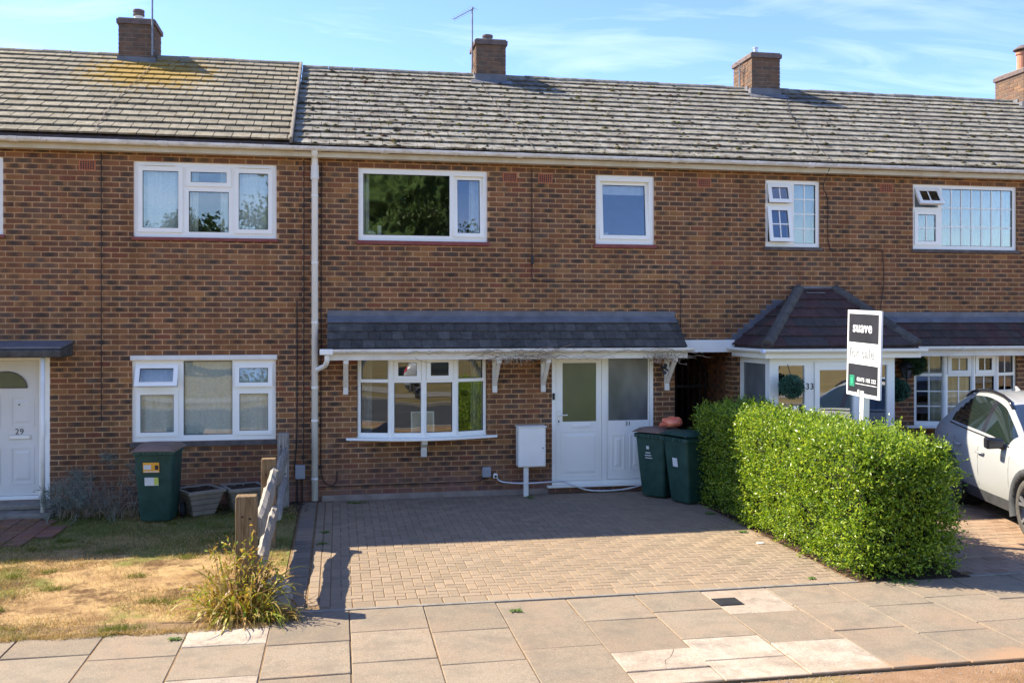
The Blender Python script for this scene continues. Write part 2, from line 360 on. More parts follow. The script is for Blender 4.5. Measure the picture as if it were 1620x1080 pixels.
MT['straw'] = leaf_mat('dry_grass_blade', [(0, (.28, .175, .075)), (.45, (.45, .31, .14)), (.8, (.54, .40, .20)), (1, (.40, .33, .11))], .2, .8, .1)
MT['green_blade'] = leaf_mat('green_grass_blade', [(0, (.07, .11, .018)), (.5, (.14, .17, .033)), (1, (.24, .22, .065))], .3, .7, .1)
def lawn_mat():
    n = N('dry_lawn', .95, .05); p = n.pos()
    f = n.noise(p, 2.2, 6, .7)
    c = n.ramp(f, [(.3, (.15, .085, .04)), (.45, (.34, .22, .105)), (.62, (.47, .325, .15)), (.8, (.42, .33, .15))])
    c = n.mix(n.ramp(n.noise(p, .9, 4, .6), [(.52, 0.), (.60, .9)]), c, (.15, .17, .04)); c = n.mix(n.ramp(n.noise(p, 1.5, 6, .72), [(.50, 0.), (.60, .92)]), c, (.11, .062, .032))
    y = n.sep(p)[1]
    c = n.mix(n.mth('MULTIPLY', n.ramp(n.mth('ADD', n.mth('MULTIPLY', y, .25), 1.), [(.2, 0.), (.45, .75)]), n.ramp(n.noise(p, 1.7, 4), [(.38, .3), (.6, 1.)])), c, (.15, .17, .05))
    c = n.mix(.7, c, n.ramp(n.noise(n.mp(p, (60, 120, 60)), 1, 4, .7), [(.3, .55), (.7, 1.35)]), 'MULTIPLY')
    n.set(Base_Color=c); n.bump(n.noise(p, 60, 5, .7), .9, .02); return n.m
MT['lawn'] = lawn_mat(); MT['far_grass'] = surf('rough_far_grass', (.12, .10, .04), (.22, .16, .07), 1.2, .95, .05, .8, 30)
def earth_mat():
    n = N('sandy_earth', .95, .05); p = n.pos()
    c = n.ramp(n.noise(p, 3, 6, .7), [(.3, (.22, .13, .07)), (.55, (.32, .20, .115)), (.75, (.38, .26, .155))])
    c = n.mix(n.ramp(n.noise(p, .8, 4), [(.52, 0.), (.66, .6)]), c, (.30, .27, .09))
    c = n.mix(.7, c, n.ramp(n.noise(p, 90, 3, .8), [(.3, .5), (.7, 1.35)]), 'MULTIPLY')
    n.set(Base_Color=c); n.bump(n.noise(p, 70, 4, .8), .9, .015); return n.m
MT['earth'] = earth_mat()
MT['joint_sand'] = surf('sandy_joint', (.24, .16, .09), (.15, .10, .055), 8, .95, .05, .5, 90)

# ------------------------------------------------------------------ mesh helpers
def wmat(o):
    return (wmat(o.parent) @ o.matrix_parent_inverse @ o.matrix_basis) if o.parent else o.matrix_basis.copy()
def obj(name, me, mat=None, parent=None, local=False):
    o = D.objects.new(name, me); COL.objects.link(o)
    if mat is not None and not me.materials: me.materials.append(MT[mat] if isinstance(mat, str) else mat)
    if parent is not None:
        o.parent = parent
        if not local: o.matrix_parent_inverse = wmat(parent).inverted()
    return o
def tag(o, label=None, cat=None, group=None, kind=None):
    if label: o['label'] = label
    if cat: o['category'] = cat
    if group: o['group'] = group
    if kind: o['kind'] = kind
    return o
def thing(name, label, cat, loc=(0, 0, 0), rz=0, group=None):
    o = D.objects.new(name, None); COL.objects.link(o); o.location = loc; o.rotation_euler = (0, 0, rz)
    o.empty_display_size = .1
    return tag(o, label, cat, group)

class MB:
    def __init__(s): s.v = []; s.f = []; s.uv = None
    def add(s, vs, fs):
        b = len(s.v); s.v += [tuple(v) for v in vs]; s.f += [tuple(i + b for i in f) for f in fs]; return s
    def box(s, x0, x1, y0, y1, z0, z1, M=None):
        vs = [Vector((x, y, z)) for x in (x0, x1) for y in (y0, y1) for z in (z0, z1)]
        if M: vs = [M @ v for v in vs]
        return s.add(vs, [(0, 1, 3, 2), (4, 6, 7, 5), (0, 4, 5, 1), (2, 3, 7, 6), (0, 2, 6, 4), (1, 5, 7, 3)])
    def prism(s, pts, off):                     # polygon (list of Vector) pushed along off
        k = len(pts); off = Vector(off); a = [Vector(p) for p in pts]
        return s.add(a + [p + off for p in a], [tuple(range(k))[::-1], tuple(range(k, 2 * k))] + [(i, (i + 1) % k, k + (i + 1) % k, k + i) for i in range(k)])
    def tube(s, path, r, n=8, caps=True):
        path = [Vector(p) for p in path]; rs = r if isinstance(r, (list, tuple)) else [r] * len(path)
        base = len(s.v); up = Vector((.13, .31, .94)); prev = None
        for i, p in enumerate(path):
            d = (path[min(i + 1, len(path) - 1)] - path[max(i - 1, 0)])
            d = d.normalized() if d.length > 1e-9 else Vector((0, 0, 1))
            a = prev - d * prev.dot(d) if prev else up.cross(d)
            if a.length < 1e-5: a = Vector((1, 0, 0)).cross(d)
            a.normalize(); prev = a; b = d.cross(a)
            s.v += [tuple(p + (a * math.cos(t) + b * math.sin(t)) * rs[i]) for t in (2 * math.pi * j / n for j in range(n))]
        for i in range(len(path) - 1):
            for j in range(n):
                q = base + i * n; s.f.append((q + j, q + (j + 1) % n, q + n + (j + 1) % n, q + n + j))
        if caps:
            s.f.append(tuple(base + j for j in range(n))[::-1]); q = base + (len(path) - 1) * n; s.f.append(tuple(q + j for j in range(n)))
        return s
    def lathe(s, prof, n=16, M=None):           # profile of (r, z)
        base = len(s.v)
        for r, z in prof:
            for j in range(n):
                v = Vector((r * math.cos(2 * math.pi * j / n), r * math.sin(2 * math.pi * j / n), z)); s.v.append(tuple(M @ v if M else v))
        for i in range(len(prof) - 1):
            for j in range(n):
                q = base + i * n; s.f.append((q + j, q + (j + 1) % n, q + n + (j + 1) % n, q + n + j))
        s.f.append(tuple(base + j for j in range(n))[::-1]); q = base + (len(prof) - 1) * n; s.f.append(tuple(q + j for j in range(n)))
        return s
    def mesh(s, name, smooth=False):
        me = D.meshes.new(name); me.from_pydata(s.v, [], s.f)
        if s.uv:
            l = me.uv_layers.new(name='UVMap'); l.data.foreach_set('uv', [c for q in s.uv for c in q])
        if smooth: me.polygons.foreach_set('use_smooth', [True] * len(me.polygons))
        me.update(); return me
    def build(s, name, mat, parent=None, smooth=False, bevel=0, local=False, seg=2):
        o = obj(name, s.mesh(name, smooth), mat, parent, local)
        if bevel:
            m = o.modifiers.new('bevel', 'BEVEL'); m.width = bevel; m.segments = seg; m.limit_method = 'ANGLE'; m.angle_limit = R(40)
        return o

def autosmooth(o, ang=35):
    me = o.data; me.polygons.foreach_set('use_smooth', [True] * len(me.polygons))
    bm = bmesh.new(); bm.from_mesh(me)
    for e in bm.edges:
        if len(e.link_faces) == 2 and e.calc_face_angle(0) > R(ang): e.smooth = False
    bm.to_mesh(me); bm.free(); return o

def clip(poly, bound):                          # convex clip of 2-D polygon by convex counter-clockwise bound
    out = poly
    for i in range(len(bound)):
        a, b = bound[i], bound[(i + 1) % len(bound)]
        side = lambda p: (b[0] - a[0]) * (p[1] - a[1]) - (b[1] - a[1]) * (p[0] - a[0])
        src, out = out, []
        for j in range(len(src)):
            p, q = src[j], src[(j + 1) % len(src)]; sp, sq = side(p), side(q)
            if sp >= 0: out.append(p)
            if (sp >= 0) != (sq >= 0):
                t = sp / (sp - sq); out.append((p[0] + (q[0] - p[0]) * t, p[1] + (q[1] - p[1]) * t))
        if len(out) < 3: return []
    return out
def area(p): return abs(sum(p[i][0] * p[(i + 1) % len(p)][1] - p[(i + 1) % len(p)][0] * p[i][1] for i in range(len(p)))) / 2

def text_mesh(body, size, align='CENTER', extrude=.002, bold=0.):
    c = D.curves.new('lettering', 'FONT'); c.body = body; c.size = size; c.align_x = align; c.align_y = 'CENTER'; c.extrude = extrude; c.offset = bold; c.space_character = 1.07
    t = D.objects.new('lettering', c); COL.objects.link(t)
    me = D.meshes.new_from_object(t.evaluated_get(bpy.context.evaluated_depsgraph_get()))
    D.objects.remove(t); D.curves.remove(c); return me
def text(name, body, size, M, mat, parent, align='CENTER', bold=0., local=False):
    me = text_mesh(body, size, align, .002, bold); me.transform(M); me.materials.clear()
    return obj(name, me, mat, parent, local)
FACE_M = lambda x, y, z: Matrix.Translation((x, y, z)) @ Matrix.Rotation(R(90), 4, 'X')      # reads from -Y

CAMP = Vector(cam.location)

# ------------------------------------------------------------------ ground, road, pavement, drives
def sheet(name, x0, x1, y0, y1, z, mat, kind='structure', nx=1, ny=1, amp=0.):
    m = MB()
    for j in range(ny + 1):
        for i in range(nx + 1):
            e = 0 if i in (0, nx) or j in (0, ny) else 1
            m.v.append((x0 + (x1 - x0) * i / nx, y0 + (y1 - y0) * j / ny, z + e * amp * random.uniform(-1, 1)))
    for j in range(ny):
        for i in range(nx):
            q = j * (nx + 1) + i; m.f.append((q, q + 1, q + nx + 2, q + nx + 1))
    return tag(m.build(name, mat, smooth=True), kind=kind)
sheet('ground', -500, 500, -500, 500, -.2, 'earth')
lawn = sheet('lawn', -16, -3.08, -5.62, .0, -.012, 'lawn', nx=90, ny=50, amp=.012)
sheet('verge', -40, 40, -9.6, -7.46, -.02, 'earth', nx=160, ny=20, amp=.012)
sheet('road', -60, 60, -16.0, -9.74, -.10, 'asphalt')
for y in (-9.74, -16.14): tag(MB().box(-60, 60, y, y + .14, -.15, .0).build('kerb', 'concrete', bevel=.012), kind='structure')
sheet('far_verge', -60, 60, -60, -16.15, -.03, 'far_grass')
sheet('far_pavement', -60, 60, -20.4, -18.2, -.01, 'concrete')

# pavement slabs, each its own piece
pv = tag(MB().box(-16, 16, -7.44, -5.30, -.08, -.006).build('pavement', 'joint_sand'), kind='structure')
PAVE = {-8: [-5.99, -6.7], -7: [-6.2, -6.9], -6: [-6.0, -6.72], -5: [-6.2, -6.93], -4: [-6.06, -6.79], -3: [-6.06, -6.78], -2: [-6.20, -6.92], -1: [-6.03, -6.73],
        0: [-6.11, -6.83], 1: [-5.91, -6.62], 2: [-6.03, -6.775], 3: [-5.83, -6.57], 4: [-5.99, -6.76, -7.17], 5: [-5.85, -6.56, -7.05], 6: [-6.02, -6.78],
        7: [-5.87, -6.59], 8: [-6.04, -6.77], 9: [-5.88, -6.61], 10: [-6.04, -6.77], 11: [-5.88, -6.61], 12: [-6.05, -6.78], 13: [-5.88, -6.6]}
PALE = {(-1, 0), (-1, 2), (4, 2), (4, 3), (5, 2), (5, 3), (6, 0), (6, 2)}
def slab_piece(name, poly, mat, parent, zt=0.):
    a = [Vector((x, y, -.05)) for x, y in poly]; m = MB(); k = len(a)
    tilt = (random.uniform(-.004, .004), random.uniform(-.004, .004)); cx = sum(p.x for p in a) / k; cy = sum(p.y for p in a) / k
    top = [Vector((p.x, p.y, zt + (p.x - cx) * tilt[0] * 1.8 + (p.y - cy) * tilt[1] * 1.8)) for p in a]
    m.add(a + top, [tuple(range(k))[::-1], tuple(range(k, 2 * k))] + [(i, (i + 1) % k, k + (i + 1) % k, k + i) for i in range(k)])
    return m.build(name, mat, parent, bevel=.005, seg=1)
for c in range(-14, 20):
    js = PAVE.get(c, [-5.9 - .14 * (c % 2), -6.62 - .14 * (c % 2)])
    x0 = -3.11 + c * .6575; x1 = x0 + .6575; ys = [-5.31 if c >= 0 else -5.60] + js + [-7.44]
    for k in range(len(ys) - 1):
        g = .0045 + random.uniform(-.0015, .0025)
        slab_piece('paving_slab', [(x0 + g, ys[k + 1] + g), (x1 - g, ys[k + 1] + g), (x1 - g, ys[k] - g), (x0 + g, ys[k] - g)],
                   'slab_pale' if (c, k) in PALE else 'slab', pv, random.uniform(-.001, .006))
m = MB().tube([(.03, -6.775, .0035), (-.01, -6.86, .0035), (-.05, -6.93, .0035), (-.12, -7.0, .0035), (-.17, -7.16, .0035)], .0035, 5)
m.build('crack', 'soil', pv)

def paver_obj(name, parent, mesh, x, y, rz, z=0.):
    o = obj(name, mesh, None, parent); o.location = (x, y, z); o.rotation_euler = (random.uniform(-.008, .008), random.uniform(-.008, .008), rz + random.uniform(-.008, .008)); return o
def paver_mesh(l, w, g=.0055, ch=.005, mat='paver_o'):
    m = MB(); a, b = l / 2 - g / 2, w / 2 - g / 2
    lo = [(-a, -b, -.04), (a, -b, -.04), (a, b, -.04), (-a, b, -.04)]
    mi = [(x, y, -ch) for x, y, _ in lo]; tp = [(x * (1 - ch / a), y * (1 - ch / b), 0) for x, y, _ in lo]
    m.add(lo + mi + tp, [(8, 9, 10, 11)] + [(i + 4 * k, (i + 1) % 4 + 4 * k, (i + 1) % 4 + 4 + 4 * k, i + 4 + 4 * k) for k in (0, 1) for i in range(4)])
    me = m.mesh('paver'); me.materials.append(MT[mat]); return me, m
def lay_pavers(parent, spots, mats, limit, name='paving_block'):
    # spots: (x, y, length, width, rz, z); the nearest ones are single pieces, the rest one part
    spots.sort(key=lambda s: (Vector((s[0], s[1], 0)) - CAMP).length)
    cache = {}; rest = MB()
    for i, (x, y, l, w, rz, z) in enumerate(spots):
        k = (round(l, 3), round(w, 3))
        if k not in cache: cache[k] = paver_mesh(l, w, mat=mats[0])
        if i < limit: paver_obj(name, parent, cache[k][0], x, y, rz, z)
        else:
            M = Matrix.Translation((x, y, z)) @ Matrix.Rotation(rz, 4, 'Z') @ Matrix.Rotation(random.uniform(-.008, .008), 4, 'X')
            rest.add([M @ Vector(v) for v in cache[k][1].v], cache[k][1].f)
    if rest.v: tag(rest.build(name + '_field', mats[1], parent), kind='stuff')
drive = tag(MB().box(-3.07, 2.5, -5.25, -.0, -.08, -.006).build('driveway', 'joint_sand'), kind='structure')
spots = []
GX, GY = -2.62, -5.04; NX, NY = 51, 50
for i in range(NX):
    for j in range(NY):
        k = (i - j) % 4
        if k == 0:
            if i + 1 < NX: spots.append((GX + (i + 1) * .1, GY + (j + .5) * .1, .2, .1, 0, 0))
            else: spots.append((GX + (i + .5) * .1, GY + (j + .5) * .1, .1, .1, 0, 0))
        elif k == 1 and i == 0: spots.append((GX + .05, GY + (j + .5) * .1, .1, .1, 0, 0))
        elif k == 3:
            if j + 1 < NY: spots.append((GX + (i + .5) * .1, GY + (j + 1) * .1, .2, .1, R(90), 0))
            else: spots.append((GX + (i + .5) * .1, GY + (j + .5) * .1, .1, .1, 0, 0))
        elif k == 2 and j == 0: spots.append((GX + (i + .5) * .1, GY + .05, .1, .1, 0, 0))
spots = [(x, y, l, w, rz, random.uniform(-.0015, .0015) - .004 * math.exp(-((x + .2) ** 2 / 1.2 + (y + 2.2) ** 2 / 2))) for x, y, l, w, rz, z in spots]
for q in range(25): spots.append((-2.67, -5.14 + .1 + q * .2, .2, .1, R(90), .001)); spots.append((-2.775, -5.09 + .1 + q * .2, .2, .1, R(90), .001))
for q in range(25): spots.append((-2.5 + q * .205 - .02, -5.145, .2, .2, 0, .001))
lay_pavers(drive, spots, ('paver_o', 'paver_i'), 300)
MT['paverd'] = paver_mat('shadow_toned_border_brick', 'island', (.13, .112, .09), (.17, .146, .115), (.20, .17, .135))  # edging bricks, coloured darker for the shadow lying along this strip
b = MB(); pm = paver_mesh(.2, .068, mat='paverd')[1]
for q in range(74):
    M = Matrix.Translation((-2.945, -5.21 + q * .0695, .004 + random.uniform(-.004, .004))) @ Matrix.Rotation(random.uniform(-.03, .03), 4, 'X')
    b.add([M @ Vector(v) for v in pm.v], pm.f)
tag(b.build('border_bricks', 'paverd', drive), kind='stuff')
MB().box(-3.06, 2.5, -5.305, -5.252, -.08, .012).build('edging_strip', 'concrete', drive, bevel=.006)
bd = tag(MB().box(2.5, 3.72, -5.30, -.35, -.08, -.004).build('hedge_bed', 'soil'), kind='structure')
drive2 = tag(MB().box(3.72, 12, -5.25, 0, -.08, -.009).build('neighbour_driveway', 'joint_sand'), kind='structure')
spots = []
for j in range(32):
    for i in range(42): spots.append((3.83 + i * .205 - (.1 if j % 2 else 0) + .1, -5.16 + j * .155, .205, .155, 0, random.uniform(-.002, .002)))
lay_pavers(drive2, [s for s in spots if s[0] < 11.8], ('paverw_o', 'paverw_i'), 220)
MB().box(3.72, 12, -5.305, -5.252, -.08, .012).build('edging_strip', 'concrete', drive2, bevel=.006)

# ------------------------------------------------------------------ house builders
def decomp(X0, X1, Z0, Z1, holes):
    zs = sorted({Z0, Z1} | {z for h in holes for z in h[2:4] if Z0 < z < Z1}); out = []
    for a, b in zip(zs, zs[1:]):
        zm = (a + b) / 2; x = X0
        for h in sorted(h for h in holes if h[2] < zm < h[3]):
            if h[0] > x: out.append((x, h[0], a, b))
            x = max(x, h[1])
        if x < X1: out.append((x, X1, a, b))
    return out
BL, BH, PX, PZ = .2085, .0595, .225, .075
def add_brick(mb, O, ex, ez, en, a0, a1, b0, b1, pr, dp=.015):
    P = lambda a, b, h: O + ex * a + ez * b + en * h
    vs = [P(a0, b0, pr), P(a1, b0, pr), P(a1, b1, pr), P(a0, b1, pr), P(a0, b0, -dp), P(a1, b0, -dp), P(a1, b1, -dp), P(a0, b1, -dp)]
    mb.add(vs, [(0, 1, 2, 3), (4, 0, 3, 7), (1, 5, 6, 2), (3, 2, 6, 7), (4, 5, 1, 0)])
    if mb.uv is None: mb.uv = []
    w = (a1 - a0) / BL; o = random.uniform(0, 1 - w) if w < .98 else 0
    mb.uv += [(o, 0), (o + w, 0), (o + w, 1), (o, 1)] + [(o, .5)] * 4 + [(o + w, .5)] * 4 + [(o, 1), (o + w, 1), (o + w, 1), (o, 1)] + [(o, 0), (o + w, 0), (o + w, 0), (o, 0)]
EX, EZ, EN = Vector((1, 0, 0)), Vector((0, 0, 1)), Vector((0, -1, 0))
brick_meshes = []
for k in range(5):
    mb = MB(); add_brick(mb, Vector(), EX, EZ, EN, 0, BL, 0, BH, .0 + random.uniform(-.0015, .0015)); me = mb.mesh('brick'); me.materials.append(MT['brick_o']); brick_meshes.append(me)
def brick_wall(parent, X0, X1, Z0, Z1, openings, hidden=(), limit=300, xlim=(-7.3, 8.8)):
    cand, rest = [], MB()
    for r in range(int(round(Z0 / PZ)), int(round(Z1 / PZ))):
        z0 = r * PZ + .005; z1 = z0 + BH; zm = (z0 + z1) / 2; off = (r % 2) * PX / 2
        iv = [(X0, X1)]
        for h in openings:
            if h[2] < zm < h[3]: iv = [q for a, b in iv for q in ((a, min(b, h[0])), (max(a, h[1]), b)) if q[1] > q[0]]
        for a, b in iv:
            i = math.floor((a - off) / PX)
            while i * PX + off < b:
                p0 = i * PX + off; p1 = p0 + BL; i += 1
                q0, q1 = max(p0, a), min(p1, b)
                if q1 - q0 < .02: continue
                if q1 - q0 > BL - .001 and xlim[0] < q0 < xlim[1] and not any(h[0] < q0 < h[1] and h[2] < zm < h[3] for h in hidden): cand.append((p0, z0))
                else: add_brick(rest, Vector((q0, 0, z0)), EX, EZ, EN, 0, q1 - q0, 0, BH, random.uniform(-.002, .002))
    cand.sort(key=lambda c: (Vector((c[0], 0, c[1])) - CAMP).length)
    for i, (x, z) in enumerate(cand):
        if i < limit:
            o = obj('brick', brick_meshes[i % 5], None, parent); o.location = (x, random.uniform(-.001, .001), z)
        else: add_brick(rest, Vector((x, 0, z)), EX, EZ, EN, 0, BL, 0, BH, random.uniform(-.002, .002))
    return tag(rest.build('brickwork', 'brick_i', parent), kind='stuff')

def tile_slope(parent, mk, O, eu, ev, poly, g, w, th=.016, limit=300, name='tile', gap=.004, phase=.5, vis=None, jit=.003):
    n = eu.cross(ev).normalized(); F = Matrix((eu, ev, n)).transposed().to_4x4()
    u0 = min(p[0] for p in poly); u1 = max(p[0] for p in poly); v0 = min(p[1] for p in poly); v1 = max(p[1] for p in poly)
    lap = .03; H = lambda v: .012 + th * 1.3 - (v / (g + lap)) * th * 1.25
    def prism2(pts, du=0., dv=0., uneven=0.):
        k = len(pts); m = MB(); a = [Vector((u - du, v - dv, H(v - dv) - th)) for u, v in pts]; b = [Vector((u - du, v - dv, H(v - dv) + uneven)) for u, v in pts]
        m.add(a + b, [tuple(range(k))[::-1], tuple(range(k, 2 * k))] + [(i, (i + 1) % k, k + (i + 1) % k, k + i) for i in range(k)]); return m
    shared = []
    for k in range(3):
        q = prism2([(gap / 2 + .001 * k, 0), (w - gap / 2, .002 * (k - 1)), (w - gap / 2, g + lap), (gap / 2, g + lap)]); me = q.mesh(name); me.materials.append(MT[mk + '_o']); shared.append((me, q))
    full, cut = [], []
    for j in range(int(math.ceil((v1 - v0) / g - 1e-6))):
        vb = v0 + j * g; off = (phase * w if j % 2 else 0)
        i = -1
        while u0 + i * w + off < u1:
            ub = u0 + i * w + off; i += 1
            rect = [(ub + gap / 2, vb), (ub + w - gap / 2, vb), (ub + w - gap / 2, min(vb + g + lap, v1)), (ub + gap / 2, min(vb + g + lap, v1))]
            c = clip(rect, poly)
            if not c or area(c) < .0006: continue
            is_full = area(c) > .97 * (w - gap) * (g + lap)
            ctr = O + eu * (ub + w / 2) + ev * (vb + g / 2)
            (full if is_full else cut).append((ctr, ub, vb, c))
    key = lambda t: ((t[0] - CAMP).length + (0 if vis is None or vis(t[0]) else 1000))
    pieces = sorted([(t, True) for t in full] + [(t, False) for t in cut], key=lambda t: key(t[0])); rest = MB()
    for idx, ((ctr, ub, vb, c), isf) in enumerate(pieces):
        J = Matrix.Translation((0, random.uniform(-jit, jit), random.uniform(0, jit))) @ Matrix.Rotation(random.uniform(-.012, .012), 4, 'Y')
        T = Matrix.Translation(O + eu * ub + ev * vb) @ F @ J
        if idx < limit:
            if isf: o = obj(name, random.choice(shared)[0], None, parent); o.matrix_basis = T
            else: o = obj(name, prism2(c, ub, vb).mesh(name), MT[mk + '_o'], parent); o.matrix_basis = T
        else:
            q = random.choice(shared)[1] if isf else prism2(c, ub, vb)
            rest.add([T @ Vector(v) for v in q.v], q.f)
    if rest.v: tag(rest.build(name + '_field', mk + '_i', parent), kind='stuff')
    return n

def window(house, X0, X1, Z0, Z1, lights, sill=None, M=None, glass='glass', y0=.03, name='window', fw=.045):
    """lights: (x0, x1, z0, z1, kind, opening) with kind 'fixed' / 'sash' and opening (edge, degrees) or bars (nx, nz)"""
    M = M or Matrix.Identity(4)
    def put(mb, nm, mat, par, X=None, bevel=0):
        T = M @ X if X else M
        mb.v = [tuple(T @ Vector(v)) for v in mb.v]; return mb.build(nm, mat, par, bevel=bevel, seg=1)
    fr = MB()
    for r in decomp(X0, X1, Z0, Z1, [l[:4] for l in lights]): fr.box(r[0], r[1], y0, y0 + .07, r[2], r[3])
    win = put(fr, name, 'upvc', house)
    for l in lights:
        x0, x1, z0, z1, kind = l[:5]; op = l[5] if len(l) > 5 else None; bars = l[6] if len(l) > 6 else None; gm = l[7] if len(l) > 7 else glass
        X = None
        if op:
            e, a = op
            piv = {'top': Vector(((x0 + x1) / 2, y0, z1)), 'left': Vector((x0, y0, (z0 + z1) / 2)), 'right': Vector((x1, y0, (z0 + z1) / 2)), 'bottom': Vector(((x0 + x1) / 2, y0, z0))}[e]
            ax, sg = {'top': ('X', -1), 'bottom': ('X', 1), 'left': ('Z', -1), 'right': ('Z', 1)}[e]
            X = Matrix.Translation(piv) @ Matrix.Rotation(R(a * sg), 4, ax) @ Matrix.Translation(-piv)
        if kind == 'sash':
            s = .048; g = .004; yb = y0 - .018
            m = MB()
            a0, a1, b0, b1 = x0 - .012, x1 + .012, z0 - .012, z1 + .012
            ins = (x0 + s, x1 - s, z0 + s, z1 - s)
            m.box(a0, a1, yb, y0 - .002, b1 - (b1 - ins[3]), b1); m.box(a0, a1, yb, y0 - .002, b0, ins[2]); m.box(a0, ins[0], yb, y0 - .002, ins[2], ins[3]); m.box(ins[1], a1, yb, y0 - .002, ins[2], ins[3])
            m.box(x0 + .006, x1 - .006, y0 - .002, y0 + .045, z1 - s + .01, z1 - .006); m.box(x0 + .006, x1 - .006, y0 - .002, y0 + .045, z0 + .006, z0 + s - .01)
            m.box(x0 + .006, x0 + s - .01, y0 - .002, y0 + .045, z0 + s - .01, z1 - s + .01); m.box(x1 - s + .01, x1 - .006, y0 - .002, y0 + .045, z0 + s - .01, z1 - s + .01)
            put(m, 'sash', 'upvc', win, X)
            gk = MB(); t = .006
            gk.box(ins[0], ins[1], y0 - .004, y0 + .0, ins[3] - t, ins[3]); gk.box(ins[0], ins[1], y0 - .004, y0, ins[2], ins[2] + t); gk.box(ins[0], ins[0] + t, y0 - .004, y0, ins[2] + t, ins[3] - t); gk.box(ins[1] - t, ins[1], y0 - .004, y0, ins[2] + t, ins[3] - t)
            put(gk, 'gasket', 'rubber', win, X)
            p = ins; yp = y0 + .004
        else:
            gk = MB(); t = .007; yq = y0 + .012
            gk.box(x0, x1, yq, yq + .01, z1 - t, z1); gk.box(x0, x1, yq, yq + .01, z0, z0 + t); gk.box(x0, x0 + t, yq, yq + .01, z0 + t, z1 - t); gk.box(x1 - t, x1, yq, yq + .01, z0 + t, z1 - t)
            put(gk, 'gasket', 'rubber', win)
            p = (x0, x1, z0, z1); yp = y0 + .024
        put(MB().box(p[0] + .002, p[1] - .002, yp, yp + .006, p[2] + .002, p[3] - .002), 'pane', gm, win, X)
        if bars:
            b = MB(); nx, nz = bars; bw = .009
            xs = [p[0] + (p[1] - p[0]) * i / nx for i in range(1, nx)]; zs = [p[2] + (p[3] - p[2]) * i / nz for i in range(1, nz)]
            for x in xs: put(MB().box(x - bw, x + bw, yp - .006, yp - .001, p[2], p[3]), 'glazing_bar', 'upvc', win, X)
            for z in zs: put(MB().box(p[0], p[1], yp - .009, yp - .0065, z - bw, z + bw), 'glazing_bar', 'upvc', win, X)
    if sill:
        mat, h, ov = sill
        put(MB().box(X0 - ov, X1 + ov, -.035, y0 + .06, Z0 - h, Z0 - .003), 'sill', mat, win, bevel=.006)
    return win
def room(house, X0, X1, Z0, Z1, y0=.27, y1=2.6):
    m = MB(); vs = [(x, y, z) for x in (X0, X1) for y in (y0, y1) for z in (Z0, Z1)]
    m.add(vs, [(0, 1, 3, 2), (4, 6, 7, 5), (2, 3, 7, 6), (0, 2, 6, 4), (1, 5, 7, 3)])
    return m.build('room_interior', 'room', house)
def curtain(parent, x0, x1, z0, z1, y, mat, folds=6, amp=.02, M=None, flare=0.):
    m = MB(); nx = max(8, folds * 6); nz = 4
    for k in range(nz + 1):
        for i in range(nx + 1):
            t = i / nx; s = k / nz; x = x0 + (x1 - x0) * t + flare * (1 - s) * (t if flare > 0 else (1 - t))
            v = Vector((x, y + amp * math.sin(t * folds * 2 * math.pi + .7 * math.sin(5 * t)) + amp * .3 * math.sin(t * 31), z0 + (z1 - z0) * s)); m.v.append(tuple(M @ v if M else v))
    for k in range(nz):
        for i in range(nx):
            q = k * (nx + 1) + i; m.f.append((q, q + 1, q + nx + 2, q + nx + 1))
    return m.build('curtain', mat, parent, smooth=True)

def half_gutter(m, x0, x1, y, z, r=.058, t=.005):
    pts = [(y + r * math.cos(a), z + r * math.sin(a)) for a in (math.pi + math.pi * k / 10 for k in range(11))]
    inn = [(y + (r - t) * math.cos(a), z + (r - t) * math.sin(a)) for a in (2 * math.pi - math.pi * k / 10 for k in range(11))]
    m.prism([Vector((x0, a, b)) for a, b in pts + inn], (x1 - x0, 0, 0)); return m
def gutter_run(house, x0, x1, y, z, mat='gutter', step=.9, joint=2.2):
    g = half_gutter(MB(), x0, x1, y, z).build('gutter', mat, house)
    x = x0 + .3
    while x < x1:
        half_gutter(MB(), x - .014, x + .014, y, z + .002, .065, .007).build('bracket', mat, g); x += step * random.uniform(.85, 1.15)
    x = x0 + 1.2
    while x < x1:
        half_gutter(MB(), x - .05, x + .05, y, z + .001, .068, .008).build('joint_clip', mat, g); x += joint * random.uniform(.85, 1.15)
    return g

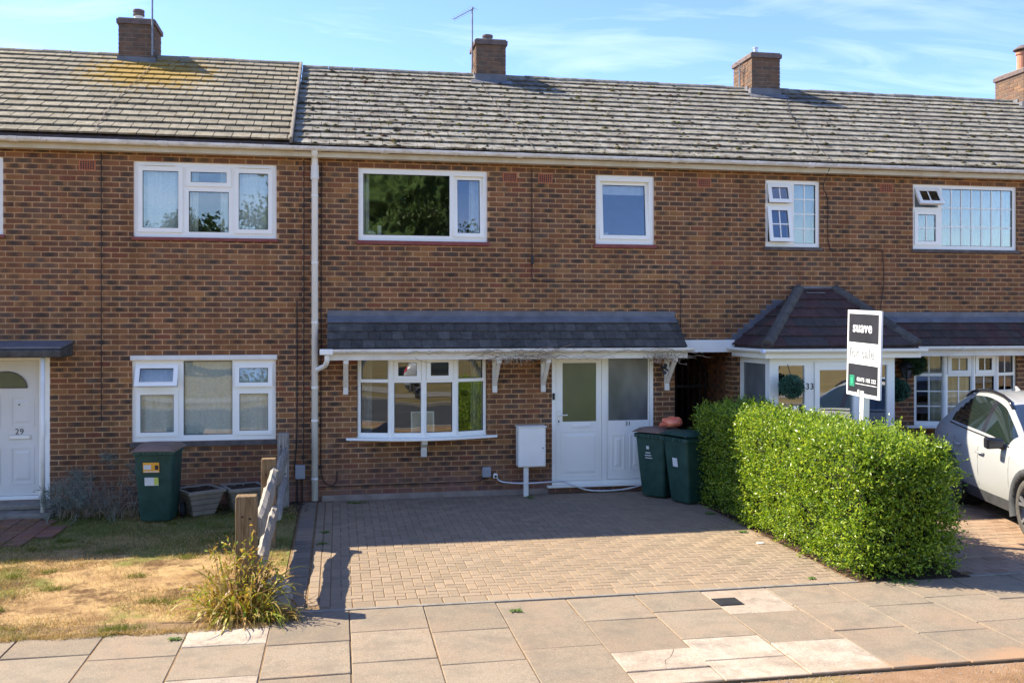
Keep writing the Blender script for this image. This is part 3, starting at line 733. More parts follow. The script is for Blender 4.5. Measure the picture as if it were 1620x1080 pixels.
EAVE_Y, EAVE_Z, RIDGE_Y, RIDGE_Z = -.22, 5.05, 3.5, 7.12
PITCH = math.atan2(RIDGE_Z - EAVE_Z, RIDGE_Y - EAVE_Y); SL = (RIDGE_Y - EAVE_Y) / math.cos(PITCH)
EV = Vector((0, math.cos(PITCH), math.sin(PITCH))); RN = Vector((0, -math.sin(PITCH), math.cos(PITCH)))
def house_roof(house, X0, X1, mk, lift=0., ridge_mat='ridge', moss=0):
    d = RN * lift
    m = MB().prism([Vector((X0, EAVE_Y, EAVE_Z - .03)) + d, Vector((X0, RIDGE_Y, RIDGE_Z - .03)) + d, Vector((X0, 7.3, EAVE_Z - .06)) + d, Vector((X0, 7.2, EAVE_Z - .12)), Vector((X0, -.1, EAVE_Z - .12))], (X1 - X0, 0, 0))
    roof = m.build('roof', 'pot_dark', house)
    tile_slope(roof, mk, Vector((X0, EAVE_Y, EAVE_Z)) + d, EX, EV, [(0, 0), (X1 - X0, 0), (X1 - X0, SL - .02), (0, SL - .02)], SL / 15, .25, th=.025, gap=.011 if mk == 'tan' else .006, limit=300, name='roof_tile', vis=lambda c: -7.6 < c.x < 9.3 + (c.y) * .5)
    x = X0
    while x < X1:                                # half-round ridge tiles
        x1 = min(x + .45, X1); q = MB(); a = [(.11 * math.cos(t), .085 * math.sin(t) + .0) for t in (math.pi * k / 8 for k in range(9))]; b_ = [(.095 * math.cos(t), .07 * math.sin(t)) for t in (math.pi * (8 - k) / 8 for k in range(9))]
        dz = random.uniform(-.006, .006)
        q.prism([Vector((x + .004, RIDGE_Y + p, RIDGE_Z - .03 + lift + z + dz)) for p, z in a + b_], (x1 - x - .008, 0, 0)); q.build('ridge_tile', mk + '_o', roof); x = x1
    if moss:
        mo = MB(); ico = [(0, 0, 1), (.9, 0, .3), (.28, .85, .3), (-.72, .53, .3), (-.72, -.53, .3), (.28, -.85, .3)]
        for _ in range(moss):
            u = random.uniform(0, X1 - X0); j = random.randint(0, 14); v = j * SL / 15 + random.uniform(-.01, .03) if random.random() < .75 else random.uniform(0, SL)
            p = Vector((X0 + u, EAVE_Y, EAVE_Z)) + d + EV * v + RN * .03; s = random.uniform(.008, .027) * (1.7 if random.random() < .06 else 1); ang = random.uniform(0, 6.28)
            ca, sa = math.cos(ang), math.sin(ang)
            vs = [p + (EX * (a * ca - b * sa) * 1.7 + EV * (a * sa + b * ca)) * s + RN * c * s * .8 for a, b, c in ico]
            mo.add(vs, [(0, 1, 2), (0, 2, 3), (0, 3, 4), (0, 4, 5), (0, 5, 1)])
        tag(mo.build('moss', 'moss', roof), kind='stuff')
    return roof
def moss_mat():
    n = N('roof_moss', .95, .05); n.set(Base_Color=n.ramp(n.island(), [(0, (.035, .03, .02)), (.45, (.07, .055, .03)), (.75, (.12, .11, .03)), (.9, (.09, .045, .035)), (1, (.2, .17, .05))])); return n.m
MT['moss'] = moss_mat()

def chimney(house, x0, x1, y0, y1, zt, pots, flash=True):
    zb = 6.4
    c = MB().box(x0 + .006, x1 - .006, y0 + .006, y1 - .006, zb, zt - .075).build('chimney', 'shade_mortar', house)
    zr = zb
    faces = [(Vector((x0, y0 + .006, 0)), EX, EN, x1 - x0), (Vector((x0 + .006, y1, 0)), Vector((0, -1, 0)), Vector((-1, 0, 0)), y1 - y0), (Vector((x1 - .006, y0, 0)), Vector((0, 1, 0)), Vector((1, 0, 0)), y1 - y0)]
    zbase = RIDGE_Z - .55; rows = int((zt - .15 - zbase) / PZ)
    for O, e, nn, ln in faces:
        for r in range(rows + 1):
            z0 = zt - .15 - r * PZ; off = -(r % 2) * PX / 2; a = off
            while a < ln:
                q0, q1 = max(a, 0), min(a + BL, ln); a += PX
                if q1 - q0 < .03: continue
                b = MB(); add_brick(b, O + EZ * z0, e, EZ, nn, q0, q1, 0, BH, .005 + random.uniform(-.002, .002)); o = b.build('brick', 'brick_shade', c)
    m = MB().box(x0 - .03, x1 + .03, y0 - .03, y1 + .03, zt - .08, zt); m.build('corbel_course', 'pot_dark', c, bevel=.006)
    MB().prism([Vector((x0 - .01, y0 - .01, zt)), Vector((x1 + .01, y0 - .01, zt)), Vector((x1 + .01, y1 + .01, zt)), Vector((x0 - .01, y1 + .01, zt))], (0, 0, .03)).build('mortar_cap', 'concrete', c, bevel=.015)
    if flash:
        zf = EAVE_Z + (y0 - EAVE_Y) * math.tan(PITCH)
        f = MB(); f.box(x0 - .02, x1 + .02, y0 - .012, y0 - .002, zf - .02, zf + .16)
        f.add([Vector((x0 - .1, y0 - .19, zf - .06)), Vector((x1 + .1, y0 - .19, zf - .06)), Vector((x1 + .1, y0 - .0, zf + .055)), Vector((x0 - .1, y0, zf + .055))], [(0, 1, 2, 3)])
        for sx, s in ((x0, -1), (x1, 1)):
            for k in range(3):
                yy = y0 + .02 + k * .14; zz_ = EAVE_Z + (yy - EAVE_Y) * math.tan(PITCH)
                if yy + .15 < RIDGE_Y: f.box(*sorted((sx + s * .008, sx + s * .016)), yy, yy + .138, zz_ - .02, zz_ + .15)
        f.build('lead_flashing', 'lead', c)
    for kind, px, py in pots:
        T = Matrix.Translation((px, py, zt + .02))
        if kind == 'cowl':
            MB().lathe([(.075, 0), (.075, .1), (.07, .1)], 18, T).build('pot', 'white_paint', c, smooth=False)
            MB().lathe([(.088, .1), (.095, .11), (.095, .14), (.085, .145), (.085, .16), (.095, .165), (.095, .2), (.06, .215)], 18, T).build('cowl', 'pot_dark', c)
        elif kind == 'squat':
            MB().lathe([(.085, 0), (.085, .03), (.1, .035), (.1, .07), (.088, .075), (.088, .1), (.1, .105), (.1, .14), (.07, .15)], 18, T).build('pot', 'pot_dark', c)
        elif kind == 'flue':
            MB().lathe([(.045, 0), (.045, .13), (.055, .132), (.055, .15), (.03, .152)], 14, T).build('pot', 'metal', c)
        else:
            MB().lathe([(.12, 0), (.12, .04), (.1, .05), (.1, .34), (.12, .35), (.12, .4), (.08, .4)], 18, T).build('pot', 'terracotta', c)
            MB().lathe([(.02, .46), (.17, .44), (.17, .455), (.05, .54), (.01, .55)], 18, T).build('cowl', 'pot_dark', c)
            for k in range(3): MB().tube([(px + .1 * math.cos(k * 2.1), py + .1 * math.sin(k * 2.1), zt + .41), (px + .12 * math.cos(k * 2.1), py + .12 * math.sin(k * 2.1), zt + .47)], .008, 5).build('cowl_leg', 'pot_dark', c)
    return c
def air_brick(house, x, z, w=.215, h=.14, mat='airbrick'):
    a = MB()
    hs = [(x + .012 + i * (w - .024) / 6 + .004, x + .012 + (i + 1) * (w - .024) / 6 - .004, z + .012 + j * (h - .024) / 4 + .0035, z + .012 + (j + 1) * (h - .024) / 4 - .0035) for i in range(6) for j in range(4)]
    for r in decomp(x, x + w, z, z + h, hs): a.box(r[0], r[1], -.006, .003, r[2], r[3])
    o = a.build('air_brick', mat, house); MB().box(x + .01, x + w - .01, .0045, .0055, z + .01, z + h - .01).build('vent_void', 'black', o); return o

# ------------------------------------------------------------------ the three houses of the terrace
def shell(house, X0, X1, openings, hidden, air=(), limit=300):
    m = MB()
    for r in decomp(X0, X1, 0, 5.02, openings): m.box(r[0], r[1], .005, .26, r[2], r[3])
    wall = m.build('wall', 'mortar', house)
    MB().box(X0, X1, 6.95, 7.2, 0, 5.0).build('rear_wall', 'mortar', house)
    brick_wall(wall, X0, X1, 0, 4.95, list(openings) + [(x, x + .22, z - .005, z + .145) for x, z in air], hidden, limit)
    for x, z in air: air_brick(house, x + .002, z)
    return wall
def eaves(house, X0, X1, mat='gutter'):
    MB().box(X0, X1, -.165, -.14, 4.905, 5.03).build('fascia', 'fascia', house)
    MB().box(X0, X1, -.14, .004, 4.91, 4.925).build('soffit', 'fascia', house)
    gutter_run(house, X0, X1, -.235, 5.035, mat)

# ---- left house
HA = thing('terraced_house', 'brick terraced house with yellow lichen on its tan tiled roof and door 29', 'house', (-6, 0, 0), group='houses of the brick terrace')
XA0, XA1 = -12.0, -3.1
opA = [(-5.34, -3.41, 3.75, 4.8), (-5.36, -3.42, .9, 2.1), (-8.95, -7.01, 3.75, 4.8), (-7.55, -6.42, .15, 2.1), (-11.4, -9.3, .9, 2.1)]
shell(HA, XA0, XA1, opA, [(-7.3, -6.0, 0, .6)], [(-6.05, 4.65)])
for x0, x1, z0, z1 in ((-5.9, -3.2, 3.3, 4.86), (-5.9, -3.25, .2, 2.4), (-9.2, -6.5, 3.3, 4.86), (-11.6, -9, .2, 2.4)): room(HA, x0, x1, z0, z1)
w = window(HA, -5.34, -3.41, 3.75, 4.8, [(-5.27, -4.70, 3.83, 4.72, 'sash'), (-4.63, -4.05, 4.48, 4.72, 'sash'), (-4.61, -4.07, 3.83, 4.40, 'fixed'), (-3.98, -3.48, 3.83, 4.72, 'sash')], ('sill_red', .05, .02))
curtain(w, -5.25, -4.68, 3.83, 4.75, .14, 'sheer', 5, .015); curtain(w, -4.05, -3.46, 3.83, 4.75, .14, 'sheer', 6, .018); curtain(w, -4.66, -4.5, 3.83, 4.75, .18, 'net', 3, .02); curtain(w, -4.2, -4.03, 3.83, 4.75, .18, 'net', 3, .02)
for x in (-5.22, -3.93): MB().box(x, x + .42, .0, .012, 4.745, 4.765).build('trickle_vent', 'upvc', w, bevel=.004)
w = window(HA, -5.36, -3.42, .9, 2.1, [(-5.30, -4.76, 1.66, 1.96, 'sash', ('top', 24)), (-5.30, -4.76, .98, 1.60, 'sash'), (-4.68, -4.02, .98, 2.02, 'fixed'), (-3.97, -3.48, 1.66, 1.96, 'sash', ('top', 7)), (-3.97, -3.48, .98, 1.60, 'sash')], ('sill_dark', .075, .02))
MB().box(-5.38, -3.40, -.03, .03, 2.03, 2.1).build('window_head', 'white_paint', w, bevel=.01)
curtain(w, -5.3, -3.48, 1.0 - .05, 2.0, .135, 'sheer', 13, .018); curtain(w, -4.75, -4.62, .95, 2.0, .2, 'net', 2, .02); curtain(w, -4.16, -4.05, .95, 2.0, .2, 'net', 2, .02)
w = window(HA, -8.95, -7.01, 3.75, 4.8, [(-8.88, -8.33, 3.83, 4.72, 'sash'), (-8.24, -7.7, 3.83, 4.72, 'fixed'), (-7.62, -7.08, 3.83, 4.72, 'sash')], ('sill_red', .05, .02)); curtain(w, -8.9, -7.05, 3.8, 4.75, .2, 'sheer', 11, .02)
w = window(HA, -11.4, -9.3, .9, 2.1, [(-11.3, -10.4, .98, 2.02, 'fixed'), (-10.3, -9.4, .98, 2.02, 'sash')], ('sill_dark', .075, .02)); curtain(w, -11.35, -9.35, .95, 2.05, .2, 'sheer', 12, .02)
# door 29
fr = MB(); fr.box(-7.55, -7.47, .02, .12, .15, 2.1); fr.box(-6.555, -6.42, .0, .12, .15, 2.1); fr.box(-7.47, -6.555, .02, .12, 2.04, 2.1); fr.box(-7.47, -6.555, .01, .12, .15, .2)
dfA = fr.build('door_frame', 'upvc', HA, bevel=.005)
dA = MB().box(-7.465, -6.56, .05, .10, .205, 2.035).build('door', 'door_cream', HA)
def panel(parent, x0, x1, z0, z1, y, mat, t=.018, rec=.008):
    m = MB(); m.box(x0, x1, y - rec, y, z0, z0 + t); m.box(x0, x1, y - rec, y, z1 - t, z1); m.box(x0, x0 + t, y - rec, y, z0 + t, z1 - t); m.box(x1 - t, x1, y - rec, y, z0 + t, z1 - t)
    i = .05; m.add([Vector((x0 + i, y - .001, z0 + i)), Vector((x1 - i, y - .001, z0 + i)), Vector((x1 - i, y - .001, z1 - i)), Vector((x0 + i, y - .001, z1 - i)), Vector((x0 + i + .03, y - .009, z0 + i + .03)), Vector((x1 - i - .03, y - .009, z0 + i + .03)), Vector((x1 - i - .03, y - .009, z1 - i - .03)), Vector((x0 + i + .03, y - .009, z1 - i - .03))],
          [(4, 5, 6, 7), (0, 1, 5, 4), (1, 2, 6, 5), (2, 3, 7, 6), (3, 0, 4, 7)])
    return m.build('panel', mat, parent)
for x0, x1 in ((-7.36, -7.06), (-6.93, -6.63)):
    panel(dA, x0, x1, .36, .86, .05, 'door_cream'); panel(dA, x0, x1, 1.14, 1.55, .05, 'door_cream')
fan = [Vector((-6.99 + .27 * math.cos(t), .04, 1.67 + .22 * math.sin(t))) for t in (math.pi * k / 20 for k in range(21))]
MB().prism(fan[::-1], (0, .009, 0)).build('fanlight_pane', 'frost_green', dA)
rim = MB().tube([p + Vector((0, -.002, 0)) for p in fan] + [fan[0] + Vector((0, -.002, 0))], .007, 6); rim.build('fanlight_rim', 'sill_dark', dA)
text('door_number', '29', .11, FACE_M(-6.82, .048, 1.07), 'ink', dA)
MB().box(-6.96, -6.67, .038, .049, .965, 1.03).build('letter_plate', 'metal', dA, bevel=.004); MB().box(-6.94, -6.69, .033, .0375, .977, 1.018).build('letter_flap', 'white_gloss', dA, bevel=.003)
MB().lathe([(.011, 0), (.011, .01), (.004, .012)], 10, Matrix.Translation((-6.82, .048, 1.44)) @ Matrix.Rotation(R(90), 4, 'X')).build('spyhole', 'ink', dA)
MB().box(-6.52, -6.49, -.03, -.002, 1.0, 1.2).build('door_handle', 'metal', dA, bevel=.006)
# flat felt canopy on a post over door 29
cn = MB(); cn.prism([Vector((-8.2, 0, 2.27)), Vector((-8.2, -.62, 2.2)), Vector((-8.2, -.62, 2.10)), Vector((-8.2, 0, 2.10))], (2.08, 0, 0)); cn = cn.build('porch_canopy', 'slate_i', HA, bevel=.02)
MB().prism([Vector((-8.22, .004, 2.31)), Vector((-8.22, -.58, 2.24)), Vector((-8.22, -.58, 2.215)), Vector((-8.22, .004, 2.285))], (2.1, 0, 0)).build('felt_flashing', 'lead', cn)
MB().tube([(-6.36, -.52, 0), (-6.36, -.52, 2.1)], .028, 12).build('canopy_post', 'white_paint', HA, smooth=True)
st = MB(); st.box(-7.8, -6.25, -.62, -.0, -.03, .07); st.build('doorstep', 'concrete', HA, bevel=.02)
st = MB(); st.box(-7.7, -6.3, -.34, -.0, .072, .145); st.build('doorstep', 'concrete', HA, bevel=.02)
eaves(HA, XA0, XA1 - .002)
roofA = house_roof(HA, XA0, -3.22, 'tan', .05)
vg = MB(); O = Vector((-3.22, EAVE_Y, EAVE_Z)) + RN * .02
vg.add([O + EV * a + RN * b + EX * c for c in (0, .045) for a, b in ((0, 0), (SL, 0), (SL, .1), (0, .1))], [(0, 1, 2, 3), (7, 6, 5, 4), (0, 4, 5, 1), (1, 5, 6, 2), (2, 6, 7, 3), (3, 7, 4, 0)])
vg.build('verge_strip', 'concrete', roofA, bevel=.01)
chimney(HA, -6.22, -5.64, 3.15, 3.8, 7.72, [('cowl', -5.93, 3.35)])

# ---- middle house
HB = thing('terraced_house', 'brick terraced house with bow window, white front door 31 and slate porch canopy', 'house', (0, 0, 0), group='houses of the brick terrace')
XB0, XB1 = -3.1, 3.49
opB = [(-2.26, -.37, 3.75, 4.8), (1.29, 2.22, 3.75, 4.8), (-2.28, -.38, .9, 2.1), (.61, 2.2, .075, 2.1), (2.55, 3.49, 0, 2.1)]
shell(HB, XB0, XB1, opB, [(-2.7, 2.6, 2.0, 2.75)], [(-.14, 4.65), (.40, 4.65), (2.92, 4.65)])
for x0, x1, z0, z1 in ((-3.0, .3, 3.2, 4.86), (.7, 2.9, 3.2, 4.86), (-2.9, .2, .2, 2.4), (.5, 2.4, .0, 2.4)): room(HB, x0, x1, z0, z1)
w = window(HB, -2.26, -.37, 3.75, 4.8, [(-2.19, -.93, 3.83, 4.72, 'fixed'), (-.86, -.43, 3.83, 4.72, 'sash', ('bottom', -4))], ('sill_red', .06, .03))
curtain(w, -2.2, -2.1, 3.8, 4.75, .2, 'net', 3, .02); curtain(w, -.62, -.42, 3.8, 4.75, .2, 'net', 4, .02)
MB().lathe([(.03, 0), (.03, .15), (.02, .155)], 12, Matrix.Translation((-1.95, .18, 3.83))).build('candle', 'white_paint', w); MB().lathe([(.05, 0), (.07, .03), (.05, .06), (.02, .08)], 12, Matrix.Translation((-2.07, .2, 3.83))).build('ornament', 'white_paint', w)
w = window(HB, 1.29, 2.22, 3.75, 4.8, [(1.37, 2.14, 3.84, 4.71, 'sash', ('bottom', -5))], ('sill_red', .06, .03))
MB().box(1.38, 2.13, .16, .165, 4.52, 4.75).build('roller_blind', 'net', w)
MB().lathe([(.04, 0), (.04, .1), (.025, .12)], 12, Matrix.Translation((1.5, .18, 3.82))).build('bottle', 'white_paint', w)
# bow window in four facets
bow = [(-2.28, 0.), (-1.80, -.15), (-1.33, -.205), (-.86, -.15), (-.38, 0.)]
def bow_window(house, pts, bars, sillmat='upvc', tints=None):
    ws = []
    for k in range(4):
        (xa, ya), (xb, yb) = pts[k], pts[k + 1]
        ln = math.hypot(xb - xa, yb - ya); Mx = Matrix.Translation((xa, ya, 0)) @ Matrix.Rotation(math.atan2(yb - ya, xb - xa), 4, 'Z')
        mid = k in (1, 2)
        a, b = .045, ln - .045
        ls = [(a + .01, b - .01, 1.74, 2.03, 'sash' if mid else 'fixed', None, (2, 1) if bars else None, tints[k] if tints else 'glass'), (a, b, .965, 1.69, 'fixed', None, (2, 3) if bars else None, tints[k] if tints else 'glass')]
        ws.append(window(house, 0, ln, .9, 2.09, ls, None, Mx, name='bow_window_facet'))
    for k in range(1, 4):
        x, y = pts[k]; MB().lathe([(.042, .895), (.042, 2.095)], 8, Matrix.Translation((x, y + .05, 0))).build('mullion', 'upvc', house)
    top = [Vector((x, y + .0, 0)) for x, y in pts]
    sl = [Vector((pts[0][0] - .16, .0, .86))] + [Vector((pts[0][0] - .15, -.05, .86))] + [Vector((pts[0][0] + (pts[4][0] - pts[0][0]) * t, -.10 - .20 * math.sin(math.pi * t), .86)) for t in (.0, .12, .25, .375, .5, .625, .75, .88, 1.)] + [Vector((pts[4][0] + .15, -.05, .86)), Vector((pts[4][0] + .16, .0, .86))]
    MB().prism(sl, (0, 0, .036)).build('bow_sill', 'upvc', house, bevel=.006)
    hd = [Vector((x, y - .002, 2.091)) for x, y in pts] + [Vector((pts[4][0], .25, 2.091)), Vector((pts[0][0], .25, 2.091))]
    MB().prism(hd, (0, 0, .02)).build('bow_head', 'upvc', house)
    flr = [Vector((x, y + .01, .897)) for x, y in pts] + [Vector((pts[4][0], .25, .897)), Vector((pts[0][0], .25, .897))]
    MB().prism(flr, (0, 0, .012)).build('window_board', 'white_gloss', house)
    return ws
ws = bow_window(HB, bow, False)
curtain(ws[0], -2.26, -2.06, .92, 2.06, .16, 'curtain_grey', 3, .03, flare=-.08); curtain(ws[3], -.60, -.40, .92, 2.06, .16, 'curtain_grey', 3, .03)
pf = MB(); T = Matrix.Translation((-1.33, -.02, .91)) @ Matrix.Rotation(R(-9), 4, 'X')
for b in ((-.17, .17, 0, .02, .0, .02), (-.17, .17, 0, .02, .33, .35), (-.17, -.15, 0, .02, .02, .33), (.15, .17, 0, .02, .02, .33)): pf.box(*b, M=T)
pf = pf.build('picture_frame', 'upvc', ws[1]); MB().box(-.15, .15, .008, .014, .02, .33, M=T).build('picture_back', 'fascia', pf)
cb = MB(); cb.prism([Vector((-1.36, 0, .86)), Vector((-1.36, -.2, .86)), Vector((-1.36, -.2, .80)), Vector((-1.36, -.09, .74)), Vector((-1.36, -.07, .60)), Vector((-1.36, 0, .58))], (.085, 0, 0)); cb.build('sill_corbel', 'white_paint', HB, bevel=.008)
# front door and sidelight 31
fr = MB()
for r in decomp(.61, 2.2, .12, 2.09, [(.67, 1.385, .175, 2.03), (1.465, 2.145, .175, 2.05)]): fr.box(r[0], r[1], -.005, .09, r[2], r[3])
fr = fr.build('door_frame', 'upvc', HB)
MB().box(.53, 2.23, -.07, .09, .085, .118).build('door_sill', 'upvc', HB, bevel=.006)
dr = MB()
for r in decomp(.675, 1.38, .18, 2.025, [(.775, 1.30, 1.065, 1.95)]): dr.box(r[0], r[1], .004, .06, r[2], r[3])
dr = dr.build('door', 'upvc', HB)
MB().box(.775, 1.30, .02, .03, 1.065, 1.95).build('pane', 'frost_green', dr)
for x0, x1 in ((.80, 1.02), (1.09, 1.29)): panel(dr, x0, x1, .32, .86, .004, 'upvc', .012)
panel(dr, .74, 1.34, .24, .93, .003, 'upvc', .012, .006)
MB().box(.93, 1.20, -.012, .003, .975, 1.02).build('letter_plate', 'upvc', dr, bevel=.006)
h = MB(); h.box(.695, .73, -.014, .003, 1.02, 1.24); h.tube([(.712, -.01, 1.17), (.712, -.05, 1.17), (.73, -.055, 1.17), (.84, -.055, 1.172)], .01, 8); h.build('door_handle', 'white_gloss', dr)
MB().box(.703, .722, -.018, -.0145, 1.06, 1.09).build('keyhole', 'ink', dr)
sd = MB()
for r in decomp(1.47, 2.14, .18, 2.045, [(1.49, 2.12, 1.07, 2.03)]): sd.box(r[0], r[1], .004, .06, r[2], r[3])
sd = sd.build('sidelight', 'upvc', HB)
MB().box(1.49, 2.12, .02, .03, 1.07, 2.03).build('pane', 'frost_or_reflection_grey', sd)
for x0, x1 in ((1.54, 1.74), (1.83, 2.05)): panel(sd, x0, x1, .32, .86, .004, 'upvc', .012)
text('door_number', '31', .09, FACE_M(1.80, .0, 1.02), 'ink', sd)
MB().box(.615, .65, -.03, -.006, 1.40, 1.50).build('doorbell', 'black', fr, bevel=.006)
# slate canopy over bow window and door
def canopy(house, X0, X1, mk, w=.165, d=.44, zt=2.62, ze=2.205, endpoly=None):
    dirv = Vector((0, d, zt - ze)); L = dirv.length; ev = dirv.normalized(); n = EX.cross(ev)
    core = MB().prism([Vector((X0, -.0, zt - .02)), Vector((X0, -d, ze - .02)), Vector((X0, -d, ze - .06)), Vector((X0, 0, ze - .06))], (X1 - X0, 0, 0)).build('porch_roof', 'pot_dark', house)
    tile_slope(core, mk, Vector((X0, -d - .02, ze - .02)), EX, ev, [(0, 0), (X1 - X0, 0), (X1 - X0, L), (0, L)], L / 3.6, w, th=.016, name='porch_tile', limit=290)
    f = MB(); f.box(X0, X1 - .02, -.012, -.002, zt - .03, zt + .11)
    a = Vector((X0, -.012, zt + .035)); b2 = a - ev * .15 + n * .012
    f.prism([a, b2, b2 - n * .006, a - n * .012], (X1 - X0 - .03, 0, 0)); f.build('flashing', 'lead', core)
    MB().box(X0 - .02, X1 + .02, -d - .0, -d + .022, ze - .175, ze - .035).build('fascia', 'white_paint', house, bevel=.004)
    MB().box(X0 - .02, X1 + .02, -d + .022, 0, ze - .172, ze - .16).build('soffit', 'white_paint', house)
    return core
canopy(HB, -2.70, 2.57, 'slate')
gutter_run(HB, -2.76, 2.66, -.505, 2.185, 'gutter', .62, 1.9)
for x in (-2.44, -.265, .47, 2.41):
    g = MB(); t = .036; g.box(x - t, x + t, -.05, -.0, 1.52, 2.03); g.box(x - t, x + t, -.42, -.05, 1.975, 2.03)
    g.prism([Vector((x - t * .8, -.05, 1.62)), Vector((x - t * .8, -.05, 1.70)), Vector((x - t * .8, -.33, 1.975)), Vector((x - t * .8, -.40, 1.975))], (t * 1.6, 0, 0)); g.build('gallows_bracket', 'white_paint', HB, bevel=.006)
# downpipe with swan-neck from the canopy gutter
dp = MB().tube([(-2.875, -.075, .02), (-2.875, -.075, 4.85), (-2.875, -.12, 4.93), (-2.875, -.235, 4.99)], .046, 16).build('downpipe', 'white_gloss', HB, smooth=True)
for z in (.32, 1.15, 1.62, 2.55, 3.4, 4.35, 4.72): MB().lathe([(.0505, z), (.0505, z + .022)], 16, Matrix.Translation((-2.875, -.075, 0))).build('pipe_collar', 'white_gloss', dp)
MB().lathe([(.06, 4.6), (.055, 4.72), (.055, 4.8)], 14, Matrix.Translation((-2.875, -.075, 0))).build('pipe_joint', 'white_paint', dp)
MB().tube([(-2.70, -.50, 2.12), (-2.70, -.46, 2.02), (-2.73, -.3, 1.95), (-2.82, -.12, 1.9), (-2.87, -.075, 1.86)], .036, 12).build('swan_neck', 'upvc', dp, smooth=True)
MB().box(-2.8, -2.62, -.57, -.44, 2.11, 2.19).build('gutter_outlet', 'upvc', dp, bevel=.012)
# cement plinth along the wall foot
pl = MB(); pl.box(-2.78, .55, -.018, -.003, -.02, .075); pl.build('plinth', 'render_plinth', HB, bevel=.006)
# passage to the back garden
al = MB(); al.box(2.35, 2.545, .26, 6, 0, 2.1); al.box(2.35, 3.7, .265, 6, 2.1, 2.3); al.box(2.5, 3.5, 5.9, 6, 0, 2.1); al = al.build('passage', 'mortar', HB)  # end wall added across the open far end to keep the passage dark
pb = MB()
for r in range(28):
    a = .0 - (r % 2) * PX / 2
    while a < 2.6: add_brick(pb, Vector((3.49, 0.0, r * PZ + .005)), Vector((0, 1, 0)), EZ, Vector((-1, 0, 0)), max(a, 0), a + BL, 0, BH, .004); a += PX
pb.box(3.492, 3.6, .01, 6, 0, 2.1); pb.uv += [(0, 0)] * 24
tag(pb.build('passage_brickwork', 'brick_i', al), kind='stuff')
MB().box(2.52, 3.52, -.03, -.006, 2.10, 2.29).build('lintel_board', 'upvc', HB, bevel=.004)
eaves(HB, XB0, XB1 - .002)
roofB = house_roof(HB, -3.17, XB1, 'lichen', 0, moss=3800)
chimney(HB, -.08, .47, 3.15, 3.8, 7.70, [('squat', .17, 3.4)])

# ---- right house
HC = thing('terraced_house', 'brick terraced house with hipped glazed porch numbered 33 behind the hedge', 'house', (7, 0, 0), group='houses of the brick terrace')
XC0, XC1 = 3.49, 14.0
opC = [(4.045, 4.97, 3.75, 4.8), (6.6, 8.5, 3.75, 4.8), (6.62, 8.5, .9, 2.1), (4.1, 5.3, .1, 2.1), (10.2, 11.6, 3.75, 4.8), (10.2, 11.6, .9, 2.1)]
shell(HC, XC0, XC1, opC, [(3.4, 8.6, 0, 2.75), (3.9, 6.1, 2.7, 3.1)], [(6.02, 4.65)])
for x0, x1, z0, z1 in ((3.7, 5.6, 3.2, 4.86), (6.2, 9, 3.2, 4.86), (6.2, 9, .2, 2.4), (3.75, 5.8, .02, 2.4), (9.8, 12, 3.2, 4.86), (9.8, 12, .2, 2.4)): room(HC, x0, x1, z0, z1)
w = window(HC, 4.045, 4.97, 3.75, 4.8, [(4.10, 4.47, 4.44, 4.73, 'sash', ('top', 14), (2, 1)), (4.10, 4.47, 3.83, 4.37, 'sash', ('top', 10), (2, 2)), (4.54, 4.91, 3.81, 4.74, 'fixed', None, (2, 4))], ('sill_dark', .06, .03))
MB().box(4.5, 4.94, .2, .205, 3.8, 4.78).build('vertical_blind', 'curtain_grey', w)
w = window(HC, 6.6, 8.5, 3.75, 4.8, [(6.655, 7.07, 4.43, 4.73, 'sash', ('top', 32), (2, 1)), (6.655, 7.07, 3.83, 4.36, 'sash', None, (2, 2)), (7.14, 8.44, 3.81, 4.74, 'fixed', None, (7, 3))], ('sill_dark', .06, .03))
curtain(w, 6.7, 8.45, 3.8, 4.75, .24, 'curtain_grey', 24, .008)
ws = bow_window(HC, [(6.62, 0.), (7.09, -.15), (7.56, -.205), (8.03, -.15), (8.5, 0.)], True)
curtain(ws[1], 7.1, 8.2, .92, 2.06, .35, 'fascia', 9, .02)
w = window(HC, 10.2, 11.6, 3.75, 4.8, [(10.27, 11.53, 3.82, 4.73, 'fixed')], ('sill_dark', .06, .03)); window(HC, 10.2, 11.6, .9, 2.1, [(10.27, 11.53, .97, 2.03, 'fixed')], ('sill_dark', .06, .03))
canopy(HC, 6.02, 9.6, 'maroon', .2)
gutter_run(HC, 5.95, 9.7, -.505, 2.185, 'upvc', .8, 2.4)
# glazed porch with hipped roof
PX0, PX1, PY = 3.62, 5.62, -1.02
po = MB()
gl = []
def porch_face(xs, zs, place):                    # posts and rails round panes
    for r in decomp(xs[0], xs[-1], 0, 2.06, [h for h in zs]): place(po, r)
ph = [(PX0 + .14, PX0 + .55, .75, 1.93), (PX0 + .78, PX0 + 1.32, .95, 1.86), (PX0 + 1.46, PX1 - .12, .75, 1.93), (PX0 + .14, PX0 + .55, .14, .68), (PX0 + .78, PX0 + 1.32, .2, .85), (PX0 + 1.46, PX1 - .12, .14, .68)]
for r in decomp(PX0, PX1, 0, 2.06, ph): po.box(r[0], r[1], PY, PY + .07, r[2], r[3])
for x in (PX0, PX1 - .07):
    for r in decomp(PY + .07, 0, 0, 2.06, [(PY + .14, -.08, .14, 1.95)]): po.box(x, x + .07, r[0], r[1], r[2], r[3])
po = po.build('porch', 'upvc', HC)
for k, h in enumerate(ph):
    if k < 3: MB().box(h[0], h[1], PY + .03, PY + .036, h[2], h[3]).build('pane', 'porch_glass', po)
    else: MB().box(h[0], h[1], PY + .03, PY + .05, h[2], h[3]).build('panel', 'upvc', po)
